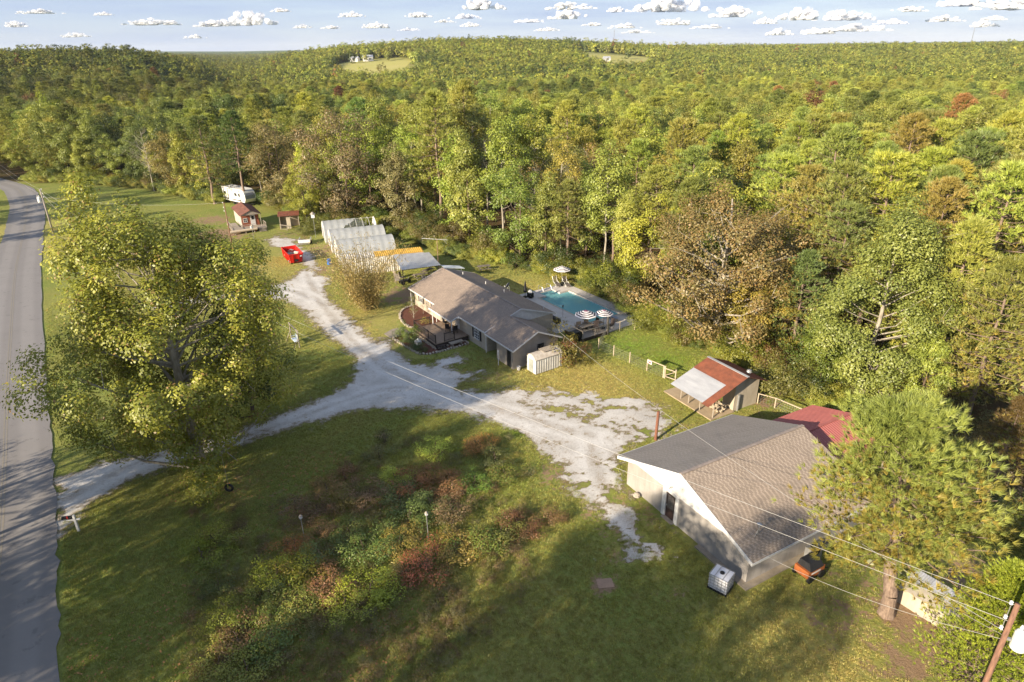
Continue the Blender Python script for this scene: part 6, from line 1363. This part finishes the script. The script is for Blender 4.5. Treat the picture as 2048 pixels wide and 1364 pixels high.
# cabin
t = frame('cabin', 'small cabin with a rusty hip-ended tin roof, brick-red front and railed porch', 'cabin', (-46.95, 116.7), 149)
BRK = MAT("brick_red_boards", (.30, .10, .05), (.2, .07, .04), 5, .85, .2)
B("wall", MAT("grey_white_siding", (.42, .38, .33), (.3, .27, .23), 3, .85, .1), t, ((-8.4, -1.55, .3), (-1.6, 1.55, 2.85))); B("front_wall", BRK, t, ((-1.6, -1.55, .6), (-1.52, 1.55, 2.85))); gable(-1.62, -1.5, -1.6, 1.6, 0, 2.85, 3.6, WOODG, parent=t)
gable(-.35, -.2, -1.7, 1.7, 0, 2.85, 3.6, WOODG, parent=t)
RR = MAT("dark_rusty_tin", (.20, .085, .055), (.10, .045, .035), 1.5, .75, .2)
for s in (-1, 1):
    for i in range(8): ribbed((-8.7 + i * 1.08, s * 1.9, 2.85), (1.07, 0, 0), (0, -s * 1.9, .85), 5, .03).build("roof_panel", RR, t)
win(t, 'v', -1.2, -.5, 1.3, 2.1, -1.52, 1); dd = B("door", WHITE, t, ((-1.51, .05, .62), (-1.45, .9, 2.6))); B("window", DARK, dd, ((-1.449, .25, 1.7), (-1.44, .7, 2.4)))
B("porch_floor", WOODG, t, ((-1.5, -2.0, .5), (1.0, 2.3, .6)), ((-5.5, -3.6, .5), (1.0, -2.0, .6)))
for a in ((.9, -3.5), (.9, -1.7), (.9, 0), (.9, 2.2), (-1.6, -3.5), (-4.5, -3.5)): MB().tube((*a, 0), (*a, .5), .06, n=5).build("pier", WOODG, t)
for s in (-1.65, 1.65): MB().tube((-.3, s, .6), (-.3, s, 2.85), .055, n=5).build("porch_post", WOODG, t)
railing(t, (.9, -3.5), (.9, -.2), .6, .8, .25, mat=WOODG); railing(t, (-1.4, 2.2), (.9, 2.2), .6, .8, .25, mat=WOODG); railing(t, (-5.4, -3.5), (.9, -3.5), .6, .8, .25, mat=WOODG)
for i in range(3): B("step", WOODG, t, ((1.0 + i * .28, .8, .42 - i * .16), (1.28 + i * .28, 2.0, .46 - i * .16)))
t2 = frame('driftwood_log', 'long pale log lying along the front of the cabin porch', 'log', hw(1.35, -1.5, (-46.95, 116.7), 149), 59); MB().tube((-2.6, 0, .55), (2.0, 0, .6), .26, .22, 9).build("log", WOODL, t2)
for x in (-1.8, 0, 1.5): MB().tube((x, 0, 0), (x, 0, .4), .08, n=5).build("prop", WOODG, t2)
t2 = frame('wagon_wheel', 'wooden wagon wheel leaning on the cabin porch', 'wheel', hw(1.05, .1, (-46.95, 116.7), 149), 149); m = MB(); N = 14
m.path([(0, math.cos(a * 6.283 / N) * .55, .95 + math.sin(a * 6.283 / N) * .55) for a in range(N + 1)], .04, 4); m.build("rim", WOODL, t2); m = MB()
for a in range(8): m.tube((0, 0, .95), (0, math.cos(a * .785) * .55, .95 + math.sin(a * .785) * .55), .025, n=4)
m.build("spokes", WOODL, t2)
t2 = frame('orange_pot', 'orange tub beside the cabin steps', 'pot', G(430 + 590 * .1367, 360 + 745 * .1367), 0); MB().lathe([(.22, 0), (.32, .4), (.26, .4), (.2, .1)], 12).build("tub", MAT("orange_plastic", (.62, .1, .02), (.5, .08, .02), 4, .5, 0), t2)
t = frame('tin_shed', 'open-fronted pale shed with a rusty lean-to roof right of the cabin', 'shed', (-42.2, 117.4), 74)
B("wall", PLY, t, ((0, 2.2, 0), (3.4, 2.3, 2.5)), ((1.2, 0, 0), (1.9, .08, 2.3)), ((3.3, 0, 0), (3.4, 2.2, 2.3)), ((0, .3, 0), (.08, 2.2, 2.3)))
for i in range(4): ribbed((-.2 + i * .95, -.4, 2.4), (.94, 0, 0), (0, 2.9, .3), 5, .03).build("roof_panel", RUST, t)
railing(t, (0, -.2), (1.2, -1.3), 0, .9, .2, mat=WOODG)
t = frame('utility_trailer', 'small white utility trailer loaded with brush by the gravel track', 'trailer', (-34.8, 107.2), 80)
B("tailgate", WHITE, t, ((-.95, -.95, .45), (.95, -.9, 1.0))); B("side_board", WHITE, t, ((-.95, -.9, .45), (-.9, 1.6, .9))); B("side_board", WHITE, t, ((.9, -.9, .45), (.95, 1.6, .9))); B("bed", WOODG, t, ((-.9, -.9, .42), (.9, 1.6, .47))); B("bumper", METAL, t, ((-.85, -1.0, .25), (.85, -.96, .35)))
for x in (-1.05, 1.05): MB().tube((x - .08, .3, .3), (x + .08, .3, .3), .3, n=12).build("wheel", BLACK, t)
put('weeds1', 'brush_heap', 'dry brush heaped on the white utility trailer', 'brush', -34.8, 107.6, z=.45, s=.9, color=BR)
t = thing('blue_barrel', 'blue plastic barrel at the foot of the nearest greenhouse', 'barrel', (*G(430 + (1685 - 1115) * .1367 + 0 + 152 * 0, 0 + 527), 0) if False else (-27.8, 95.6, 0)); MB().lathe([(.27, 0), (.31, .15), (.31, .75), (.27, .9)], 14).build("barrel_body", MAT("blue_plastic", (.03, .15, .5), (.02, .11, .4), 3, .4, 0), t, smooth=False)
# swing
sa, sb = G(400 + 672 * .2734, 340 + 1240 * .2734), G(400 + 730 * .2734, 340 + 1300 * .2734); t = thing('garden_swing', 'wooden swing frame with a pale blue bench on the inner lawn', 'swing', (*sa, 0)); dx, dy = sb[0] - sa[0], sb[1] - sa[1]
for q in ((0, 0), (dx, dy)): MB().tube((*q, 0), (*q, 2.0), .07, n=6).build("post", WOODG, t); MB().tube((q[0] - .5, q[1] - .35, 0), (*q, 1.2), .04, n=5).build("brace", WOODG, t)
MB().tube((-dx * .08, -dy * .08, 2.0), (dx * 1.08, dy * 1.08, 2.0), .08, n=5).build("crossbeam", WOODG, t)
sw = thing('swing_bench', 'pale blue slatted bench hanging in the swing frame', 'bench', (sa[0] + dx / 2, sa[1] + dy / 2, 0), math.atan2(dy, dx)); LB = MAT("pale_blue_paint", (.55, .62, .68), (.45, .52, .58), 4, .6, 0)
B("seat", LB, sw, ((-.65, -.25, .45), (.65, .25, .5)))
for i in range(9): B("slat", LB, sw, ((-.62 + i * .14, .25, .5), (-.54 + i * .14, .28, 1.0)))
for x in (-.65, .65): MB().path([(x, 0, .48), (x, .1, 1.93)], .012, 4).build("chain", METAL, sw); B("armrest", LB, sw, ((x - .04, -.25, .7), (x + .04, .25, .74)))
# bird houses, mailbox, tyre swing, posts
def birdhouse(label, loc, H, s=1.0):
    t = thing('bird_house', label, 'bird house', (*loc, 0), random.random()); MB().tube((0, 0, 0), (0, 0, H), .028, n=6).build("pole", METAL, t); B("box", WHITE, t, ((-.11 * s, -.11 * s, H), (.11 * s, .11 * s, H + .24 * s))); MB().lathe([(.2 * s, H + .24 * s), (.01, H + .4 * s)], 4).build("roof", WOODG, t)
birdhouse('thin pole with a small white bird house at the left of the bush patch', G(609, 1078), 1.75, .75); birdhouse('thin pole with a small white bird house right of the bush patch', G(857, 1080), 2.1, .75)
birdhouse('tall white pole with a large bird house beside the farthest greenhouse', (-34.0, 111.0), 3.6, 2.6); birdhouse('short brown post with a white bird house by the cabin lawn', (-44.3, 109.7), 2.2, 1.8)
t = thing('mailbox', 'black mailbox on a white post with a cross arm at the roadside', 'mailbox', (*G(158, 1062), 0), rad(8)); B("post", WHITE, t, ((-.07, -.07, 0), (.07, .07, 1.35))); B("arm", WHITE, t, ((-.55, -.05, .95), (.35, .05, 1.06)))
m = MB(); m.tube((-.75, 0, 1.2), (-.15, 0, 1.2), .13, n=10); m.build("box", BLACK, t); B("flag", MAT("flag_red", (.5, .04, .03), (.4, .03, .03), 3, .5, 0), t, ((-.4, -.15, 1.2), (-.3, -.135, 1.4)))
t = thing('tyre_swing', 'black tyre hanging from a rope under the huge sycamore', 'tyre swing', (*G(462, 992), 0)); m = MB(); N = 16
V, F = [], []
for i in range(N):
    a = 6.283 * i / N
    for j in range(8): q = 6.283 * j / 8; rr = .26 + .09 * math.cos(q); V.append((rr * math.cos(a), .09 * math.sin(q), .75 + rr * math.sin(a)))
for i in range(N):
    for j in range(8): F.append((i * 8 + j, i * 8 + (j + 1) % 8, ((i + 1) % N) * 8 + (j + 1) % 8, ((i + 1) % N) * 8 + j))
MB().add(V, F).build("tyre", BLACK, t, smooth=True); MB().tube((0, 0, 1.05), (0, 0, 6.5), .015, n=4).build("rope", WOODL, t)
t = thing('stub_post', 'short rusty brown post between the gravel and the grey building', 'post', (*G(1311, 880), 0)); MB().tube((0, 0, 0), (.03, 0, 2.75), .13, .12, 10).build("shaft", MAT("brown_stub_wood", (.24, .10, .06), (.13, .06, .04), 4, .9, .2), t)
t = thing('small_rock', 'white rock on the lawn edge behind the pool', 'rock', (*G(1060, 534), 0)); MB().lathe([(.3, 0), (.6, .1), (.4, .3), (.05, .36)], 7).build("rock", WHITE, t)
t = thing('concrete_pad', 'small bare square pad in the grass left of the caged tank', 'pad', (*G(1210, 1167), 0), .1); B("pad", MAT("bare_clay_pad", (.34, .22, .15), (.26, .17, .115), 3, .95, .3), t, ((-.5, -.38, -.05), (.5, .38, .03)))
# ---------------------------------------------------------------- utility poles and wires
POLE = MAT("creosote_pole", (.26, .14, .09), (.13, .07, .05), 4, .9, .3, stretch=(3, 3, .5)); POLG = MAT("grey_pole", (.34, .30, .26), (.22, .19, .16), 4, .9, .2, stretch=(3, 3, .5)); CER = MAT("porcelain_white", (.72, .72, .7), (.6, .6, .58), 4, .3, 0)
def upole(label, x, y, H, mat, trans=True, rz=0.0, r=.15, big=1.0):
    t = thing('utility_pole', label, 'utility pole', (x, y, 0), rz); MB().tube((0, 0, -.2), (0, 0, H), r, r * .72, 12).build("shaft", mat, t, smooth=True)
    if trans:
        tr_ = MB().lathe([(.24, 0), (.29, .06), (.29, .85), (.24, .93), (.06, .98)], 16, c=(.55, 0, H - 2.3)).build("transformer", CER, t); 
        for q in (-.1, .12): MB().lathe([(.05, 0), (.07, .05), (.04, .1), (.07, .15), (.03, .3)], 8, c=(.55 + q, .05, H - 1.35)).build("bushing", CER, tr_)
        MB().box((.22, 0, H - 1.9), (.3, .1, .12)).build("bracket", METAL, t)
    for z in (.12, .9, 1.5): MB().lathe([(.04, 0), (.075, .04), (.05, .1), (.075, .15), (.03, .2)], 8, c=(-.22, 0, H - z)).build("insulator", CER, t)
    MB().tube((-.2, 0, H - 1.6), (-.2, 0, H - .2), .02, n=4).build("ground_wire", METAL, t)
    return t
PRX = None
for zt in np.arange(5, 14, .25):                       # height of the near pole: its foot must show where the photograph has it
    q = G(2036, 1208, zt); # foot pixel
    x, y = q; 
    v = Vector((x, y, 1.0)) - Vector((0, 0, CAM_H)); dpt = v.dot(_D); sx, sy = v.dot(R_) / dpt * FPX, v.dot(U_) / dpt * FPX
    if PRX is None or True:
        # where does the line foot-top cross image row 1364?
        w_ = Vector((x, y, zt)) - Vector((0, 0, CAM_H)); d2 = w_.dot(_D); tx, ty = w_.dot(R_) / d2 * FPX + 1024, 682 - w_.dot(U_) / d2 * FPX
        fx_, fy_ = sx + 1024, 682 - sy; xx = tx + (fx_ - tx) * (1364 - ty) / (fy_ - ty)
        if PRX is None or abs(xx - 1972) < PRX[0]: PRX = (abs(xx - 1972), x, y, zt)
zt = 9.0; x, y = G(2036, 1208, zt); RP = (x, y, zt)
upole('tall brown utility pole with a white transformer in the bottom right corner', x, y, zt, POLE, rz=rad(-25), r=.135)
LP = (-82.0, 114.6, 8.4); upole('grey utility pole with a transformer beside the road at the left', *LP, POLG, rz=rad(200))
CP = (-47.6, 108.2, 7.0); upole('slim brown pole on the lawn in front of the cabin', *CP, POLE, trans=False, r=.1)
def wire(label, a, b_, sag, r=.0095, cat='power line', mat=None):
    t = thing('power_line', label, cat, a); P = []
    for i in range(41): s = i / 40; P.append(((b_[0] - a[0]) * s, (b_[1] - a[1]) * s, (b_[2] - a[2]) * s - sag * 4 * s * (1 - s)))
    MB().path(P, r, 4).build("cable", mat or CABLE, t)
CABLE = MAT("bare_aluminium_cable", (.62, .6, .56), (.5, .48, .45), 4, .35, 0, metal=.3)
wire('upper power line crossing the whole yard to the near pole', (LP[0], LP[1], LP[2] - .1), (RP[0], RP[1], RP[2] - .1), 2.6)
wire('lower power line crossing the yard just below the upper one', (LP[0], LP[1], LP[2] - 1.0), (RP[0], RP[1], RP[2] - 1.0), 2.9)
wire('service cable from the near pole to the garage gable of the house', (RP[0], RP[1], RP[2] - 1.6), (*hw(.5, 5.6), 3.0), .9, .009); wire('short service cable from the near pole to the grey building', (RP[0], RP[1], RP[2] - 2.0), (*bw(.3, -12.0), 2.6), .5, .009)
wire('cable from the near pole to the stub post', (RP[0], RP[1], RP[2] - 1.8), (*bw(7.0, -12.0), 2.6), .6, .009)
wire('power line following the road beyond the left pole', (LP[0], LP[1], LP[2] - .1), (-160, 200, 9), 1.6); wire('second power line following the road beyond the left pole', (LP[0], LP[1], LP[2] - 1.0), (-160, 200, 8), 1.8)
wire('cable from the roadside pole to the cabin pole', (LP[0], LP[1], LP[2] - 1.3), CP, .9, .01); wire('guy wire slanting from the roadside pole to the ground', (LP[0], LP[1], LP[2] - .4), (LP[0] + 7, LP[1] - 3, 0), 0, .01, 'guy wire')
# ---------------------------------------------------------------- far houses and masts
def farm(label, r, bb, w, dp, hh, rz):
    x, y = polar(r, bb); t = thing('farmhouse', label, 'house', (x, y, tz(x, y)), rz); B("wall", WHITE, t, ((-w / 2, -dp / 2, -1), (w / 2, dp / 2, hh))); 
    MB().add([(-w / 2 - .4, -dp / 2 - .4, hh), (w / 2 + .4, -dp / 2 - .4, hh), (w / 2 + .4, dp / 2 + .4, hh), (-w / 2 - .4, dp / 2 + .4, hh), (-w / 2, 0, hh + 2.4), (w / 2, 0, hh + 2.4)], [(0, 1, 5, 4), (2, 3, 4, 5), (1, 2, 5), (3, 0, 4), (3, 2, 1, 0)]).build("roof", GALV, t)
    for i in range(3): win(t, 'u', -w / 2 + 1 + i * (w - 2) / 3, -w / 2 + 2.2 + i * (w - 2) / 3, 1, 2.4, -dp / 2, -1, WHITE, GLASS, 0, 0)
farm('white farmhouse on the left hay field of the far hill', 925, -11.2, 13, 9, 4.2, .2); farm('smaller white house left of the farmhouse on the far hill', 930, -12.2, 10, 8, 3.4, -.2); farm('tiny white barn at the foot of the right far field', 900, 7.9, 9, 6, 3, .1)
for r_, bb, H, w in ((2400, 33.0, 62, 'right'), (1500, 8.4, 45, 'middle')):
    x, y = polar(r_, bb); t = thing('radio_mast', f'thin radio mast standing on the horizon at the {w}', 'mast', (x, y, tz(x, y))); m = MB()
    for k in range(3): a = 2.1 * k; m.tube((math.cos(a) * 1.2, math.sin(a) * 1.2, 0), (math.cos(a) * .5, math.sin(a) * .5, H), .22, n=4)
    m.build("lattice_leg", METAL, t); m = MB()
    for z in range(0, H, 4): m.tube((-1.1 + z / H * .6, 0, z), (1.1 - z / H * .6, 0, z + 3), .12, n=3)
    m.build("lattice", METAL, t)
# ================================================================ CLOUDS, far beyond everything
def cloud_material():
    m, n, l, p = nt("cloud"); n.remove(p); d = n.new("ShaderNodeBsdfDiffuse"); d.inputs[0].default_value = (.84, .84, .86, 1); tl = n.new("ShaderNodeBsdfTranslucent"); tl.inputs[0].default_value = (.9, .92, .96, 1)
    a = n.new("ShaderNodeMixShader"); a.inputs[0].default_value = .45; l.new(d.outputs[0], a.inputs[1]); l.new(tl.outputs[0], a.inputs[2])
    tr = n.new("ShaderNodeBsdfTransparent"); lw = n.new("ShaderNodeLayerWeight"); lw.inputs[0].default_value = .5; f = ramp_(n, l, math_(n, l, 'ADD', lw.outputs["Facing"], math_(n, l, 'MULTIPLY', math_(n, l, 'SUBTRACT', noise_(n, l, n.new("ShaderNodeTexCoord").outputs["Object"], 5, 6, .7), .5), 1.5)), -.05, .68)
    b_ = n.new("ShaderNodeMixShader"); l.new(f, b_.inputs[0]); l.new(a.outputs[0], b_.inputs[1]); l.new(tr.outputs[0], b_.inputs[2]); l.new(b_.outputs[0], n["Material Output"].inputs["Surface"]); return m
CM = cloud_material(); CL = []
import bmesh
for s in range(7):
    r = np.random.default_rng(200 + s); bm = bmesh.new()
    for i in range(44):
        x = r.normal() * .38; x = max(-1, min(1, x)); hgt = (1 - abs(x)) ** .7; z = r.random() ** 1.3 * .42 * hgt; rr = .05 + .085 * r.random() * hgt + .05 * (1 - z)
        g = bmesh.ops.create_icosphere(bm, subdivisions=3, radius=rr)
        off = Vector((x, r.normal() * .15, z + rr * .25))
        for v in g['verts']: v.co = v.co + off
    from mathutils import noise as mn
    for v in bm.verts:
        q = v.co * 7; dsp = mn.fractal(q, 1.0, 2.1, 4) * .055; nrm = v.co.normalized(); v.co += Vector((nrm.x, nrm.y, abs(nrm.z))) * dsp
        if v.co.z < 0: v.co.z *= .18
    me = bpy.data.meshes.new("cloud"); bm.to_mesh(me); bm.free(); me.shade_smooth(); me.materials.append(CM); CL.append(me)
CPX = [(80, 22, 75), (205, 28, 38), (300, 42, 115), (430, 46, 95), (495, 42, 120), (605, 53, 45), (665, 54, 50), (390, 74, 38), (700, 30, 55), (750, 52, 60), (835, 30, 65), (890, 42, 40), (940, 50, 45), (955, 12, 100), (930, 33, 60), (820, 58, 45), (1060, 40, 70), (1135, 32, 80), (1140, 12, 95), (1095, 58, 55), (1190, 48, 50), (1250, 52, 60),
       (1345, 12, 150), (1345, 44, 85), (1470, 26, 110), (1275, 62, 60), (1530, 44, 50), (1610, 32, 110), (1690, 32, 120), (1720, 54, 120), (1640, 62, 90), (1820, 18, 70), (1890, 38, 70), (1990, 36, 60), (1960, 50, 60), (2020, 8, 160), (1780, 44, 60), (1930, 4, 120), (30, 50, 60), (150, 70, 60), (560, 20, 50), (1230, 20, 60), (1420, 52, 70), (1560, 66, 60),
       (-120, 30, 120), (-260, 50, 110), (2200, 30, 140), (2360, 52, 120), (2100, 55, 90)]
rc_ = random.Random(31); CSEEN = {}
def CLBL(tall, lvl, side):
    k = (tall, lvl, side); CSEEN[k] = CSEEN.get(k, 0) + 1
    return ['', '', 'another ', 'a third ', 'a fourth ', 'a fifth '][min(CSEEN[k], 5)] + f'{tall} white puffy cloud {lvl} of sky at the {side}'
for i, (px, py, wpx) in enumerate(CPX):
    dist = rc_.uniform(9500, 13000); d = ray(px, py); k = dist / d[1]; sz = wpx / FPX * dist * .5
    tall = 'wide' if wpx > 95 else 'small' if wpx < 60 else 'medium'; side = ('left' if px < 620 else 'centre-left' if px < 1024 else 'centre-right' if px < 1500 else 'right')
    lvl = 'low over the horizon' if py > 46 else 'high in the strip' if py < 24 else 'midway up the strip'
    o = link("cloud", CL[i % 7], None, (d[0] * k, dist, CAM_H + d[2] * k - sz * .12), rc_.choice([0, math.pi]) + rc_.uniform(-.35, .35), CLBL(tall, lvl, side), 'cloud', f'{tall} clouds {lvl} at the {side}', scale=(sz, sz, sz * rc_.uniform(.4, .8)))

# ================================================================ HAZE
hm, n, l, p = nt("haze"); n.remove(p); pv = n.new("ShaderNodeVolumePrincipled"); pv.inputs["Density"].default_value = 4.5e-5; pv.inputs["Color"].default_value = (.80, .88, 1.0, 1); pv.inputs["Anisotropy"].default_value = 0.0
l.new(pv.outputs[0], n["Material Output"].inputs["Volume"])
MB().b2((xs[0] - 50, ys[0] - 50, -40), (xs[-1] + 50, ys[-1] + 50, 112)).build("haze", hm, kind='stuff')
